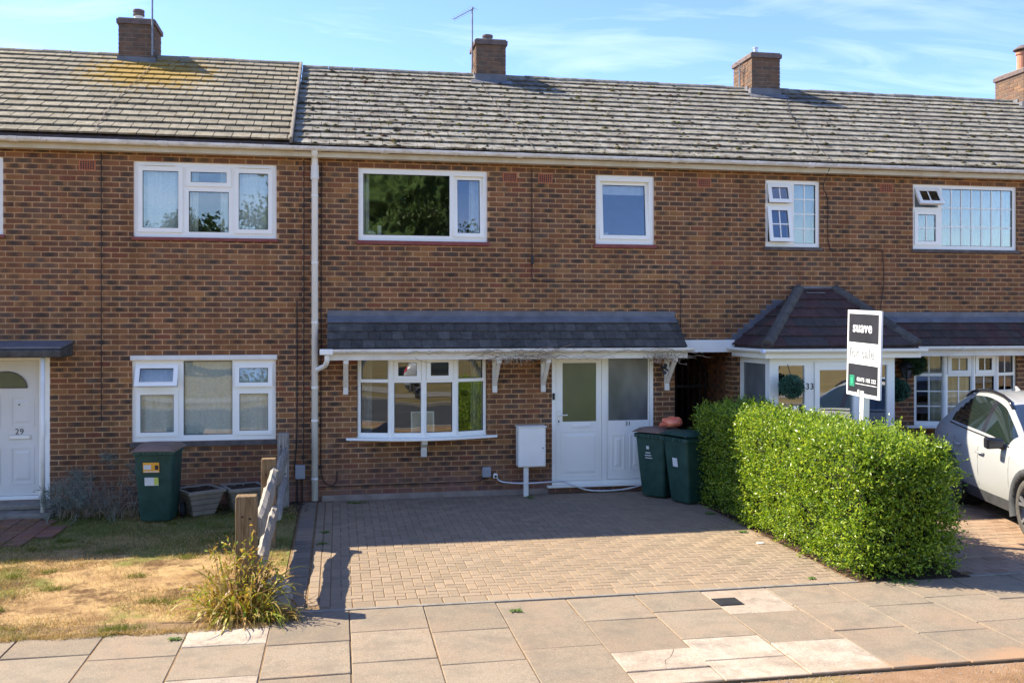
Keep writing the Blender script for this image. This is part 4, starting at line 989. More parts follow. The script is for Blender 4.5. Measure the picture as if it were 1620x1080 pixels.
for x in (PX0, PX1 - .07): MB().box(x + .03, x + .036, PY + .14, -.08, .14, 1.95).build('pane', 'frost_or_reflection_grey', po)  # side panes coloured grey to stand in for a reflection in the glass
dfm = MB()
for r in decomp(PX0 + .70, PX0 + 1.40, .06, 1.98, [(PX0 + .78, PX0 + 1.32, .2, .85), (PX0 + .78, PX0 + 1.32, .95, 1.86)]): dfm.box(r[0], r[1], PY - .022, PY - .003, r[2], r[3])
dfm.build('porch_door_leaf', 'upvc', po, bevel=.004)
text('door_number', '33', .13, FACE_M(PX0 + .63, PY - .006, 1.62), 'ink', po)
EAV = .13; e0, e1, ey, ez, az = PX0 - EAV, PX1 + .32, PY - .16, 2.2, 3.07
ax0, ax1 = PX0 + .98, PX0 + 1.62
core = MB(); vs = [Vector((e0, 0, ez)), Vector((e0, ey, ez)), Vector((e1, ey, ez)), Vector((e1, 0, ez)), Vector((ax0, 0, az)), Vector((ax1, 0, az))]
core.add([v + Vector((0, 0, -.03)) for v in vs], [(0, 3, 2, 1), (1, 2, 5, 4), (0, 1, 4), (2, 3, 5), (0, 4, 5, 3)])
core = core.build('hipped_porch_roof', 'pot_dark', HC)
def slope(a, b, top, g, w):                       # eave a->b, roof polygon tops
    eu = (b - a).normalized(); t = top[0] - a; ev = (t - eu * t.dot(eu)).normalized()
    poly = [(0, 0), ((b - a).length, 0)] + [((p - a).dot(eu), (p - a).dot(ev)) for p in top]
    tile_slope(core, 'maroon', a, eu, ev, poly, g, w, th=.02, name='porch_tile', limit=150, phase=.5)
slope(vs[1], vs[2], [vs[5], vs[4]], .235, .33); slope(vs[0], vs[1], [vs[4]], .235, .33); slope(vs[2], vs[3], [vs[5]], .235, .33)
def ridge(a, b, r=.085):
    k = 4
    for i in range(k):
        p = a.lerp(b, i / k); q = a.lerp(b, (i + 1.08) / k); MB().tube([p, q], [r * 1.06, r], 12).build('hip_tile', 'slate_o', core, smooth=False)
ridge(vs[1] + Vector((.03, .03, .03)), vs[4] + Vector((0, 0, .0))); ridge(vs[2] + Vector((-.03, .03, .03)), vs[5])
sf = MB()                                         # stepped lead flashing against the wall
for k in range(9):
    z = ez + .02 + k * .075; x = e0 + (ax0 - e0) * (z - ez) / (az - ez); sf.box(x - .13, x + .06, -.014, -.003, z + .02, z + .094)
    x = e1 + (ax1 - e1) * (z - ez) / (az - ez); sf.box(x - .06, x + .13, -.014, -.003, z + .02, z + .094)
sf.box(ax0 - .05, ax1 + .05, -.014, -.003, az - .07, az + .06); sf.box(ax0 + .08, ax1 - .25, -.13, -.015, az - .05, az - .035); sf.build('flashing', 'lead', core)
MB().box(e0 - .01, e1 + .01, ey, ey + .025, 2.04, 2.165).build('fascia', 'upvc', HC, bevel=.004); MB().box(e0 - .01, e0 + .015, ey + .025, -.0, 2.04, 2.165).build('fascia', 'upvc', HC, bevel=.004)
MB().box(e0 + .015, e1, ey + .025, 0, 2.062, 2.075).build('soffit', 'upvc', HC)
gutter_run(HC, e0 - .06, e1 + .05, ey - .062, 2.175, 'upvc', .7, 3)
g2 = MB(); half_gutter(g2, ey - .05, -.0, 0, 0); Mz = Matrix.Translation((e0 - .062, 0, 2.175)) @ Matrix.Rotation(R(90), 4, 'Z'); g2.v = [tuple(Mz @ Vector(v)) for v in g2.v]; g2.build('gutter', 'upvc', HC)
eaves(HC, XC0, XC1)
roofC = house_roof(HC, XC0, XC1, 'lichen', 0, moss=3800)
chimney(HC, 5.25, 5.83, 3.1, 3.95, 7.72, [('flue', 5.42, 3.3)])
chimney(HC, 11.15, 11.75, 3.1, 3.95, 7.72, [('hat', 11.35, 3.4)])

# ------------------------------------------------------------------ things fixed to the houses
from mathutils import noise as mnoise
def cable(name, pts, r, mat, label, cat='cable'):
    return tag(MB().tube(pts, r, 6).build(name, mat), label, cat)
def soft(pts, k=4):                                # Catmull-Rom through points
    P = [Vector(p) for p in pts]; out = []
    for i in range(len(P) - 1):
        a, b, c, d = P[max(i - 1, 0)], P[i], P[i + 1], P[min(i + 2, len(P) - 1)]
        for j in range(k):
            t = j / k; out.append(.5 * ((2 * b) + (c - a) * t + (2 * a - 5 * b + 4 * c - d) * t * t + (3 * b - a - 3 * c + d) * t ** 3))
    return out + [P[-1]]
cable('wall_cable', soft([(.30, -.012, 4.86), (.30, -.012, 4.2), (.305, -.012, 3.46), (.30, -.012, 3.26), (.36, -.012, 3.19), (.7, -.012, 3.17), (1.8, -.012, 3.185), (2.5, -.012, 3.185), (2.62, -.012, 3.15), (2.645, -.012, 3.05), (2.64, -.012, 2.75), (2.64, -.012, 2.3)]), .0055, 'cable_black', 'black cable running down and across the brick above the slate canopy')
tag(MB().box(.285, .325, -.045, -.02, 3.43, 3.56).build('cable_box', 'black', bevel=.008), 'small black cable box on the brick above the slate canopy', 'junction box')
cable('wall_cable', soft([(5.03, -.2, 4.98), (5.02, -.012, 4.7), (5.1, -.012, 4.5), (5.13, -.012, 3.75), (5.5, -.012, 3.73), (6.0, -.012, 3.73), (6.06, -.012, 3.6), (6.07, -.012, 3.2), (6.0, -.03, 2.76)]), .006, 'cable_black', 'grey black cable running down the brick above the hipped porch')
cable('wall_cable', [(-3.03, -.012, 4.88), (-3.035, -.012, .52)], .007, 'cable_black', 'straight black cable left of the tall white downpipe')
cable('wall_cable', soft([(-3.125, -.012, 2.86), (-3.125, -.012, 1.5), (-3.13, -.012, .9), (-3.16, -.012, .45)]), .009, 'cable_black', 'thick black cable ending half way up beside the downpipe')
cable('wall_cable', soft([(-2.78, -.012, 4.85), (-2.79, -.012, 1.0), (-2.785, -.012, .45), (-2.74, -.012, .27), (-2.63, -.012, .22), (-2.565, -.012, .3), (-2.565, -.012, .42)]), .007, 'cable_black', 'black cable looping up at its foot just right of the downpipe')
cable('wall_cable', soft([(-5.755, -.008, 4.9), (-5.755, -.008, 1.2)]), .006, 'cable_black', 'thin dark cable straight down the wall between door 29 and its window')
cable('wall_cable', soft([(-2.8, -.012, .20), (-1.6, -.012, .205), (-.62, -.012, .21), (-.45, -.02, .24), (-.40, -.03, .29)]), .006, 'cable_black', 'thin dark cable running low along the wall to the grey box')
cable('ground_cable', soft([(-.24, -.03, .27), (-.15, -.06, .2), (.2, -.24, .2), (.7, -.12, .19), (.9, -.12, .13), (1.2, -.13, .04), (1.7, -.13, .045), (2.05, -.12, .12), (2.2, -.1, .18)]), .011, 'cable_white', 'white cable sagging along the foot of front door 31')
gb = tag(MB().box(-3.15, -3.01, -.075, -.004, .33, .53).build('meter_cover', 'grey_box', bevel=.012), 'grey plastic box on the wall left of the downpipe foot', 'junction box')
MB().tube([(-3.12, -.03, .33), (-3.12, -.03, .0)], .012, 8).build('conduit', 'cable_black', gb); MB().tube([(-3.05, -.03, .33), (-3.05, -.03, .0)], .01, 8).build('conduit', 'cable_black', gb)
tag(MB().box(-.455, -.325, -.075, -.004, .275, .425).build('junction_box', 'grey_box', bevel=.012), 'grey plastic box low on the wall left of the meter cabinet', 'junction box')
sb = tag(MB().box(-.29, -.225, -.06, -.004, .255, .325).build('socket_box', 'white_gloss', bevel=.01), 'small white socket box beside the grey wall box', 'socket')
MB().lathe([(.018, 0), (.018, .01)], 10, Matrix.Translation((-.257, -.06, .285)) @ Matrix.Rotation(R(90), 4, 'X')).build('cable_entry', 'black', sb)
# gas meter cabinet on a post
mc = thing('meter_cabinet', 'white gas meter cabinet standing on a post left of door 31', 'meter cabinet', (.25, -.2, 0))
MB().box(.045, .455, -.28, -.07, .44, 1.02).build('cabinet', 'white_gloss', mc, bevel=.012)
MB().box(.06, .44, -.289, -.281, .455, 1.005).build('cabinet_door', 'white_gloss', mc, bevel=.004); MB().box(.03, .47, -.292, -.06, 1.021, 1.04).build('cabinet_lid', 'white_gloss', mc, bevel=.006)
MB().lathe([(.012, 0), (.012, .008)], 10, Matrix.Translation((.41, -.289, .72)) @ Matrix.Rotation(R(90), 4, 'X')).build('lock', 'grey_box', mc)
MB().box(.135, .205, -.24, -.18, 0, .44).build('post', 'white_paint', mc, bevel=.008)
# security camera on the right canopy bracket
sc = thing('security_camera', 'small black camera clamped on the rightmost canopy bracket', 'camera', (2.3, -.2, 1.9))
MB().tube([(2.38, -.16, 1.83), (2.33, -.2, 1.86), (2.30, -.22, 1.88)], .014, 8).build('arm', 'black', sc); MB().lathe([(.03, -.05), (.038, -.03), (.038, .03), (.03, .05)], 14, Matrix.Translation((2.285, -.24, 1.90)) @ Matrix.Rotation(R(70), 4, 'X') @ Matrix.Rotation(R(20), 4, 'Y')).build('camera_body', 'black', sc, smooth=True)
MB().lathe([(.03, .0), (.03, .03)], 12, Matrix.Translation((2.30, -.22, 1.80)) @ Matrix.Rotation(R(80), 4, 'X')).build('sensor', 'black', sc)
# dead climber along the canopy gutter
dv = MB(); rv = random.Random(4)
for k in range(46):
    x = rv.choice([rv.uniform(-2.5, 2.5), rv.gauss(-.0, .28), rv.gauss(2.1, .18), rv.gauss(.4, .3)]); p = Vector((max(-2.6, min(2.5, x)), -.575, rv.uniform(2.05, 2.17))); path = [p]
    d = rv.choice((-1, 1))
    for q in range(rv.randint(4, 9)): p = p + Vector((d * rv.uniform(.02, .09), rv.uniform(-.015, .012), rv.uniform(-.035, .028))); p.y = min(p.y, -.53); p.z = max(1.93, p.z); path.append(p)
    dv.tube(path, [.0035] * (len(path) - 1) + [.0015], 4, False)
for k in range(260):
    x = rv.choice([rv.gauss(-.05, .17), rv.gauss(2.15, .12)]); p = Vector((x, -.55 + rv.uniform(-.05, .04), 2.03 + rv.gauss(0, .04))); d = Vector((rv.uniform(-1, 1), rv.uniform(-.6, .6), rv.uniform(-1, .5))).normalized() * rv.uniform(.02, .05)
    e = d.cross(Vector((.3, .8, .2))).normalized() * .008; dv.add([p, p + d * .5 + e, p + d, p + d * .5 - e], [(0, 1, 2, 3)])
vine = thing('dead_climber', 'leafless dry climber tangled along the white canopy gutter', 'climber', (0, -.55, 2.0)); tag(dv.build('stems', 'twig', vine), kind='stuff')
# lantern
ln = thing('wall_lantern', 'black carriage lantern on the wall beside the right porch', 'lantern', (6.38, 0, 1.6))
MB().lathe([(.085, 0), (.085, .02), (.05, .03)], 16, Matrix.Translation((6.30, -.004, 1.60)) @ Matrix.Rotation(R(90), 4, 'X')).build('wall_plate', 'iron', ln)
MB().tube(soft([(6.30, -.03, 1.6), (6.32, -.12, 1.56), (6.36, -.17, 1.60), (6.38, -.17, 1.66)]), .014, 8).build('arm', 'iron', ln)
MB().lathe([(.03, 1.66), (.06, 1.68), (.1, 1.84), (.11, 1.85)], 6, Matrix.Translation((6.38, -.17, 0))).build('glass_body', 'glass_dim', ln)
for k in range(6): a = k * math.pi / 3; MB().tube([(6.38 + .062 * math.cos(a), -.17 + .062 * math.sin(a), 1.68), (6.38 + .105 * math.cos(a), -.17 + .105 * math.sin(a), 1.85)], .007, 5).build('glazing_rib', 'iron', ln)
MB().lathe([(.13, 1.85), (.125, 1.87), (.07, 1.93), (.03, 1.95), (.02, 2.0), (.005, 2.02)], 12, Matrix.Translation((6.38, -.17, 0))).build('cap', 'iron', ln)
# arched iron gate inside the passage
gt = thing('iron_gate', 'black arched iron gate inside the dark passage', 'gate', (3.0, .9, 0))
MB().tube([(2.6, .9, .05), (2.6, .9, 1.72)], .016, 8).build('gate_stile', 'iron', gt); MB().tube([(3.42, .9, .05), (3.42, .9, 1.72)], .016, 8).build('gate_stile', 'iron', gt)
MB().tube([(3.01 + .41 * math.cos(t), .9, 1.72 + .28 * math.sin(t)) for t in (math.pi * k / 14 for k in range(15))], .016, 8).build('gate_arch', 'iron', gt)
for z in (.15, 1.5): MB().box(2.6, 3.42, .885, .915, z, z + .03).build('gate_rail', 'iron', gt)
for k in range(1, 8): x = 2.6 + k * .1025; MB().tube([(x, .9, .15), (x, .9, 1.70 + .28 * math.sqrt(max(0, 1 - ((x - 3.01) / .41) ** 2)))], .007, 6).build('gate_bar', 'iron', gt)

# ---- aerials
def aerial(label, x, y, z0, z1, boom, n, tilt=0., cross=.16):
    a = thing('tv_aerial', label, 'aerial', (x, y, z0))
    MB().tube([(x, y, z0), (x, y, z1)], .016, 8).build('mast', 'alu', a)
    b0 = Vector((x, y, z1 - .03)) - Vector(boom) * .12; b1 = Vector((x, y, z1 - .03)) + Vector(boom); MB().tube([b0, b1], .008, 6).build('boom', 'alu', a)
    d = Vector(boom).normalized(); e = d.cross(Vector((0, 0, 1))).normalized(); e = (e * math.cos(tilt) + e.cross(d) * math.sin(tilt))
    for k in range(n): p = b0.lerp(b1, k / (n - 1)); s = cross * (1 - .35 * k / n); MB().tube([p - e * s, p + e * s], .004, 5).build('element', 'alu', a)
    MB().tube([(x, y, z0 + .1), (x + .02, y + .1, z0 + .1)], .012, 6).build('clamp', 'alu', a)
    return a
aerial('tall aerial mast on the chimney of the tan tiled roof', -5.66, 3.08, 7.1, 8.25, (.35, -.1, .02), 7, R(90))
aerial('aerial with angled boom on the middle chimney', -.13, 3.3, 7.2, 8.33, (-.36, -.1, -.24), 10, R(40), .1)
aerial('small aerial on the left side of the third chimney', 5.18, 3.5, 7.15, 7.5, (-.02, -.05, .14), 4, 0, .12)

# ------------------------------------------------------------------ garden things
# post-and-rail fence
fe = thing('post_and_rail_fence', 'weathered timber fence with broken bleached rails between lawn and drive', 'fence', (-3.3, -2.6, 0))
def post(x, y, w, h, mat, lean=0.):
    m = MB(); k = 7
    for j in range(k + 1):
        z = -.05 + (h + .05) * j / k; s = w / 2 * (1 + .02 * math.sin(3 * j + x)); o = lean * z
        m.v += [(x - s + o, y - s * .8, z), (x + s + o, y - s * .8, z), (x + s + o, y + s * .8, z), (x - s + o, y + s * .8, z)]
    for j in range(k):
        for i in range(4): q = 4 * j; m.f.append((q + i, q + (i + 1) % 4, q + 4 + (i + 1) % 4, q + 4 + i))
    m.f.append((4 * k, 4 * k + 1, 4 * k + 2, 4 * k + 3)); o = m.build('post', mat, fe, bevel=.012)
    for z, dx in ((h - .18, -.03), (h - .2, .035), (h * .45, .03)):
        MB().lathe([(.012, 0), (.006, .003)], 8, Matrix.Translation((x + dx + lean * z, y - w * .4 - .0005, z)) @ Matrix.Rotation(R(90), 4, 'X')).build('bolt_hole', 'soil', o)
post(-3.36, -5.0, .185, 1.0, 'wood'); post(-3.33, -2.65, .165, 1.0, 'wood'); post(-3.3, -.30, .155, 1.02, 'wood_grey')
def rail(pts, h0, seed, t=.045):                    # split half-round rail with a torn outline; pts are (y, z) along the run
    rr = random.Random(seed); m = MB(); n = 26; P = soft([(-3.27, y, z) for y, z in pts], 6); n = len(P)
    for i, p in enumerate(P):
        f = i / (n - 1); hh = h0 * (.62 + .38 * math.sin(math.pi * min(1., .12 + f * .95))) * (1 + .22 * mnoise.noise(Vector((f * 5, seed, 0))) + .1 * mnoise.noise(Vector((f * 14, seed, 4)))); sag = .03 * mnoise.noise(Vector((f * 4, seed, 9)))
        for a in range(8):
            th = 2 * math.pi * a / 8; c_, s_ = math.cos(th), math.sin(th); q = 1 + .22 * mnoise.noise(Vector((f * 9, a * 1.7, seed))) + .12 * mnoise.noise(Vector((f * 30, a * 2.3, seed + 5)))
            m.v.append((p.x + t * math.copysign(abs(c_) ** .6, c_) * q, p.y, p.z + sag + hh * math.copysign(abs(s_) ** .75, s_) * q))
    for i in range(n - 1):
        for a in range(8): q = 8 * i; m.f.append((q + a, q + (a + 1) % 8, q + 8 + (a + 1) % 8, q + 8 + a))
    m.f.append(tuple(range(8))[::-1]); m.f.append(tuple(range(8 * (n - 1), 8 * n))); return m.build('rail', 'wood_grey', fe)
rail([(-4.95, .70), (-4.4, .69), (-3.7, .72), (-3.1, .75), (-2.68, .82)], .125, 1); rail([(-4.9, .34), (-4.3, .30), (-3.7, .36), (-3.1, .36), (-2.65, .40)], .125, 2)
rail([(-2.62, .76), (-1.9, .68), (-1.2, .72), (-.34, .74)], .12, 3); rail([(-2.0, .2), (-1.2, .3), (-.34, .38)], .07, 5)

# wheelie bins
def wheelie_bin(label, loc, rz, lidmat, lid_open=0., stickers=(), group='green wheelie bins'):
    b = thing('wheelie_bin', label, 'wheelie bin', loc, rz, group); b.scale = (.9, .9, .95)
    m = MB()
    def ring(w, d, z, yo, r=.06):
        pts = []
        for cx, cy, a0 in ((w / 2 - r, d / 2 - r, 0), (-w / 2 + r, d / 2 - r, 90), (-w / 2 + r, -d / 2 + r, 180), (w / 2 - r, -d / 2 + r, 270)):
            for k in range(5): a = R(a0 + k * 22.5); pts.append((cx + r * math.cos(a), cy + r * math.sin(a) + yo, z))
        return pts
    def loft(rings):
        q = MB(); n = len(rings[0])
        for r_ in rings: q.v += r_
        for i in range(len(rings) - 1):
            for j in range(n): q.f.append((i * n + j, i * n + (j + 1) % n, (i + 1) * n + (j + 1) % n, (i + 1) * n + j))
        q.f.append(tuple(range(n))[::-1]); q.f.append(tuple(range(n * (len(rings) - 1), n * len(rings)))); return q
    body = autosmooth(loft([ring(.42, .46, .03, .02), ring(.44, .48, .06, .02), ring(.50, .55, .5, .0), ring(.545, .60, .93, -.02)]).build('body', 'bin_green', b, local=True))
    autosmooth(loft([ring(.575, .64, .925, -.02), ring(.59, .66, .93, -.02), ring(.59, .66, .985, -.02), ring(.57, .64, .99, -.02)]).build('rim', 'bin_green', b, local=True))
    for k in range(6):
        x = -.19 + k * .068 + (.02 if k > 2 else 0); MB().box(x - .012, x + .012, -.365, -.352, .935, .975).build('rim_slot', 'bin_green', b, local=True)
    # lid: shallow dome hinged at the back
    q = MB(); nx, ny = 10, 10; X = Matrix.Translation((0, .33, 1.0)) @ Matrix.Rotation(R(-lid_open), 4, 'X')
    for lay in (0, 1):
        for j in range(ny + 1):
            for i in range(nx + 1):
                s, t = i / nx * 2 - 1, j / ny
                dome = .055 * (1 - s ** 6) * min(1, (1 - abs(2 * t - 1) ** 3) + .15)
                q.v.append(tuple(X @ Vector((s * .30, -.70 * t + .01, (-.012 if lay else 0.) + dome - (.02 if abs(s) > .98 or t > .98 else 0)))))
    n1 = (nx + 1) * (ny + 1)
    for lay in (0, 1):
        for j in range(ny):
            for i in range(nx):
                a = lay * n1 + j * (nx + 1) + i; f = (a, a + 1, a + nx + 2, a + nx + 1); q.f.append(f[::-1] if not lay else f)
    edge = [i for i in range(nx + 1)] + [j * (nx + 1) + nx for j in range(1, ny + 1)] + [ny * (nx + 1) + i for i in range(nx - 1, -1, -1)] + [j * (nx + 1) for j in range(ny - 1, 0, -1)]
    for a, c in zip(edge, edge[1:] + edge[:1]): q.f.append((a, c, c + n1, a + n1))
    autosmooth(q.build('lid', lidmat, b, local=True), 50)
    MB().tube([(-.24, .37, .99), (.24, .37, .99)], .018, 10).build('handle', 'bin_green', b, smooth=True, local=True)
    for s in (-1, 1):
        W = Matrix.Translation((s * .285, .2, .1)) @ Matrix.Rotation(R(90), 4, 'Y')
        wh = MB().lathe([(.05, -.03), (.095, -.028), (.1, -.015), (.1, .015), (.095, .028), (.05, .03)], 20, W).build('wheel', 'rubber', b, local=True)
        MB().lathe([(.04, -.032), (.045, .0), (.04, .032)], 14, W).build('wheel_hub', 'bin_green', wh, local=True)
    MB().tube([(-.28, .2, .1), (.28, .2, .1)], .012, 8).build('axle', 'alu', b, local=True)
    for nm, x, z, w, h, mt in stickers:                 # on the sloping front face
        yf = lambda zz_: -.23 + (zz_ - .06) * (-.32 + .21) / (.93 - .06) - .004
        p = [Vector((x - w / 2, yf(z - h / 2), z - h / 2)), Vector((x + w / 2, yf(z - h / 2), z - h / 2)), Vector((x + w / 2, yf(z + h / 2), z + h / 2)), Vector((x - w / 2, yf(z + h / 2), z + h / 2))]
        off = {'sticker_text': -.003, 'sticker_mark': -.003}.get(nm, 0.)
        MB().prism([v + Vector((0, off, 0)) for v in p], (0, .0022, 0)).build(nm, mt, b, local=True)
    return b
wheelie_bin('green wheelie bin with brown lid and orange sticker on the lawn', (-4.83, -.95, 0), R(-4), 'bin_brown', 0,
            [('sticker', -.03, .76, .22, .135, 'sticker_orange'), ('sticker_text', -.08, .765, .10, .06, 'sticker_white'), ('sticker_text', -.03, .705, .2, .012, 'sticker_white'), ('sticker_mark', .045, .76, .045, .06, 'ink'), ('sticker', -.03, .57, .19, .11, 'sticker_white'), ('sticker_mark', .035, .575, .06, .10, 'sticker_lime')])
wheelie_bin('green wheelie bin with brown lid standing nearest door 31', (2.12, -.52, 0), R(-50), 'bin_brown', 3,
            [('print', -.03, .78, .05, .05, 'sticker_white'), ('print', -.03, .70, .09, .016, 'sticker_white'), ('print', -.03, .66, .12, .014, 'sticker_white'), ('print', -.02, .62, .13, .012, 'sticker_white')])
wheelie_bin('green wheelie bin with green lid and small white label beside the hedge', (2.38, -1.05, 0), R(-68), 'bin_green', 4, [('sticker', .0, .62, .11, .13, 'sticker_white')])
bg = MB(); rb = random.Random(3)
for j in range(11):
    for i in range(18):
        a, f = 2 * math.pi * i / 18, math.pi * j / 10; v = Vector((math.sin(f) * math.cos(a), math.sin(f) * math.sin(a), math.cos(f)))
        k = 1 + .28 * mnoise.noise(v * 1.8 + Vector((3, 1, 0))) + .14 * mnoise.noise(v * 5); bg.v.append((2.24 + .15 * v.x * k, -.74 + .12 * v.y * k, max(1.045, 1.105 + .085 * v.z * k)))
for j in range(10):
    for i in range(18): bg.f.append((j * 18 + i, (j + 1) * 18 + i, (j + 1) * 18 + (i + 1) % 18, j * 18 + (i + 1) % 18))
bg = tag(bg.build('plastic_bag', 'orange_bag', smooth=True), 'orange red knotted plastic bag lying on the bin lids', 'bag')
kn = MB()
for k in range(7):
    a = k * .9; p = Vector((2.12, -.79, 1.08)); d = Vector((-.09 + .02 * math.cos(a), -.04 + .03 * math.sin(a * 1.7), .015 * math.sin(a))); kn.add([p + Vector((0, 0, .015)), p + d + Vector((0, .02, .02)), p + d * 1.1 + Vector((0, -.02, -.01)), p + Vector((.01, -.01, -.015))], [(0, 1, 2, 3)])
kn.build('knot', 'orange_bag', bg)

# cast stone planters by the wall
def planter(label, x, y, rz, s):
    p = thing('stone_planter', label, 'planter', (x, y, 0), rz, 'stone planters by the wall')
    for k in range(4):
        a, c = .15 + .022 * k, .15 + .022 * (k + 1); z0, z1 = .075 * k * s, (.075 * (k + 1) - .006) * s
        m = MB(); m.v = [(-a, -a, z0), (a, -a, z0), (a, a, z0), (-a, a, z0), (-c, -c, z1), (c, -c, z1), (c, c, z1), (-c, c, z1)]; m.f = [(3, 2, 1, 0), (4, 5, 6, 7), (0, 1, 5, 4), (1, 2, 6, 5), (2, 3, 7, 6), (3, 0, 4, 7)]; m.build('board_course', 'planter', p, bevel=.006, local=True)
    m = MB(); z = .295 * s
    for a in ((-.26, .26, -.26, -.215), (-.26, .26, .215, .26), (-.26, -.215, -.215, .215), (.215, .26, -.215, .215)): m.box(a[0], a[1], a[2], a[3], z, z + .045)
    m.build('planter_rim', 'planter', p, bevel=.006, local=True); m = MB()
    for k in range(90): q = Vector((random.uniform(-.2, .2), random.uniform(-.2, .2), z + .01)); r_ = random.uniform(.012, .035); m.box(q.x - r_, q.x + r_, q.y - r_, q.y + r_, q.z - r_, q.z + r_ * .8, None)
    tag(m.build('soil', 'soil', p, local=True), kind='stuff'); return p
planter('cast stone planter right of the bin on the lawn', -4.38, -.62, R(33), 1.0); planter('cast stone planter half hidden behind the fence post', -3.82, -.42, R(20), .95)

# rock by the front post
def rock(label, x, y, s, seed):
    bm = bmesh.new(); bmesh.ops.create_icosphere(bm, subdivisions=3, radius=1)
    for v in bm.verts:
        d = 1 + .35 * mnoise.noise(v.co * 1.3 + Vector((seed, 0, 0))) + .12 * mnoise.noise(v.co * 4 + Vector((0, seed, 0))); v.co = Vector((v.co.x * s[0] * d + x, v.co.y * s[1] * d + y, (v.co.z * d * .9 + .55) * s[2]))
    me = D.meshes.new('rock'); bm.to_mesh(me); bm.free(); return tag(obj('rock', me, 'rock'), label, 'rock')
rock('grey stone behind the straggly plant at the drive corner', -3.12, -4.86, (.16, .17, .15), 3); rock('small brown stone at the foot of the straggly plant', -3.08, -5.12, (.11, .09, .09), 9)
pth = thing('brick_path', 'low brick edged path in front of door 29', 'path', (-7, -1.5, 0))
for j in range(9):
    for i in range(9): MB().box(-7.9 + i * .225, -7.69 + i * .225, -2.35 + j * .2, -2.16 + j * .2, -.03, .012 + random.uniform(-.003, .003)).build('brick', 'brick_o', pth) if -7.9 + i * .225 < -6.35 + .3 * math.sin(j * .4) else None

# ---- leaves
def leaf(m, p, d, w, nrm, bend=.25):
    s = d.cross(nrm); s = (s.normalized() if s.length > 1e-6 else Vector((1, 0, 0))) * w; k = nrm * (d.length * bend)
    m.v += [tuple(p), tuple(p + d * .45 + s + k * .6), tuple(p + d), tuple(p + d * .45 - s + k * .6), ]; q = len(m.v) - 4; m.f.append((q, q + 1, q + 2, q + 3))
def rdir(r): 
    while 1:
        v = Vector((r.uniform(-1, 1), r.uniform(-1, 1), r.uniform(-1, 1)))
        if .05 < v.length < 1: return v.normalized()
def sprig(m, r, p, d, n, ln, wd):
    for k in range(n):
        q = p + d * (ln * .62 * k); o = (rdir(r) + d * .75).normalized()
        leaf(m, q, o * ln * r.uniform(.7, 1.25), wd * r.uniform(.7, 1.2), (rdir(r) + Vector((0, 0, .7))).normalized())
# hedge
HX0, HX1, HY0, HY1, HH = 2.53, 3.62, -5.22, -.78, 1.30
hd = thing('hedge', 'clipped bright green privet hedge between the two driveways', 'hedge', ((HX0 + HX1) / 2, (HY0 + HY1) / 2, 0))
def hedge_pt(face, a, b):
    if face == 'top': p, n_ = Vector((HX0 + (HX1 - HX0) * a, HY0 + (HY1 - HY0) * b, HH)), Vector((0, 0, 1))
    elif face in ('left', 'right'): p, n_ = Vector((HX0 if face == 'left' else HX1, HY0 + (HY1 - HY0) * a, HH * b)), Vector((-1 if face == 'left' else 1, 0, 0))
    else: p, n_ = Vector((HX0 + (HX1 - HX0) * a, HY0 if face == 'front' else HY1, HH * b)), Vector((0, -1 if face == 'front' else 1, 0))
    c = Vector(((HX0 + HX1) / 2, (HY0 + HY1) / 2, HH * .5)); h = Vector(((HX1 - HX0) / 2, (HY1 - HY0) / 2, HH / 2)); q = p - c; rr = .2    # rounded corners
    inner = Vector([max(-h[i] + rr, min(h[i] - rr, q[i])) for i in range(3)])
    if q.z < 0: inner.z = q.z
    e = q - inner
    if e.length > 1e-6: n_ = e.normalized(); p = c + inner + n_ * rr
    k = .09 * mnoise.noise(p * 1.6) + .075 * mnoise.noise(p * 4.2) + .045 * mnoise.noise(p * 9)
    p = p + n_ * k
    if p.z < .3: p = p - n_ * (.3 - p.z) * .08
    return p, n_
rh = random.Random(11); hl = MB()
for face, cnt in (('left', 5600), ('front', 2300), ('top', 4600), ('right', 2600), ('back', 900)):
    for k in range(cnt):
        p, n_ = hedge_pt(face, rh.random(), rh.random() ** .92); p = p - n_ * (rh.random() ** 1.6 * .12)
        if p.z < .02: continue
        g = mnoise.noise(p * 6)
        if g < -.25 and rh.random() < .62: continue
        sprig(hl, rh, p, (n_ + rdir(rh) * .75 + Vector((0, 0, .35))).normalized(), rh.randint(4, 8), rh.uniform(.026, .048), rh.uniform(.0075, .0135))
for k in range(240):                                    # stray shoots above the clipped top
    p, n_ = hedge_pt(rh.choice(('top', 'top', 'left')), rh.random(), rh.random()); sprig(hl, rh, p, (n_ * .6 + Vector((0, 0, 1)) + rdir(rh) * .3).normalized(), rh.randint(7, 11), .032, .009)
tag(hl.build('foliage', 'hedge_leaf', hd), kind='stuff')
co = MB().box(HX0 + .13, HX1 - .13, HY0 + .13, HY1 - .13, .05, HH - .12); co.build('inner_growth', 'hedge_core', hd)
for k in range(22):
    y = HY0 + .2 + k * .195; x = 3.1 + rh.uniform(-.25, .25); MB().tube([(x, y, -.02), (x + rh.uniform(-.05, .05), y + rh.uniform(-.05, .05), .25), (x + rh.uniform(-.1, .1), y, .55)], [.018, .014, .008], 5).build('stem', 'bark', hd)
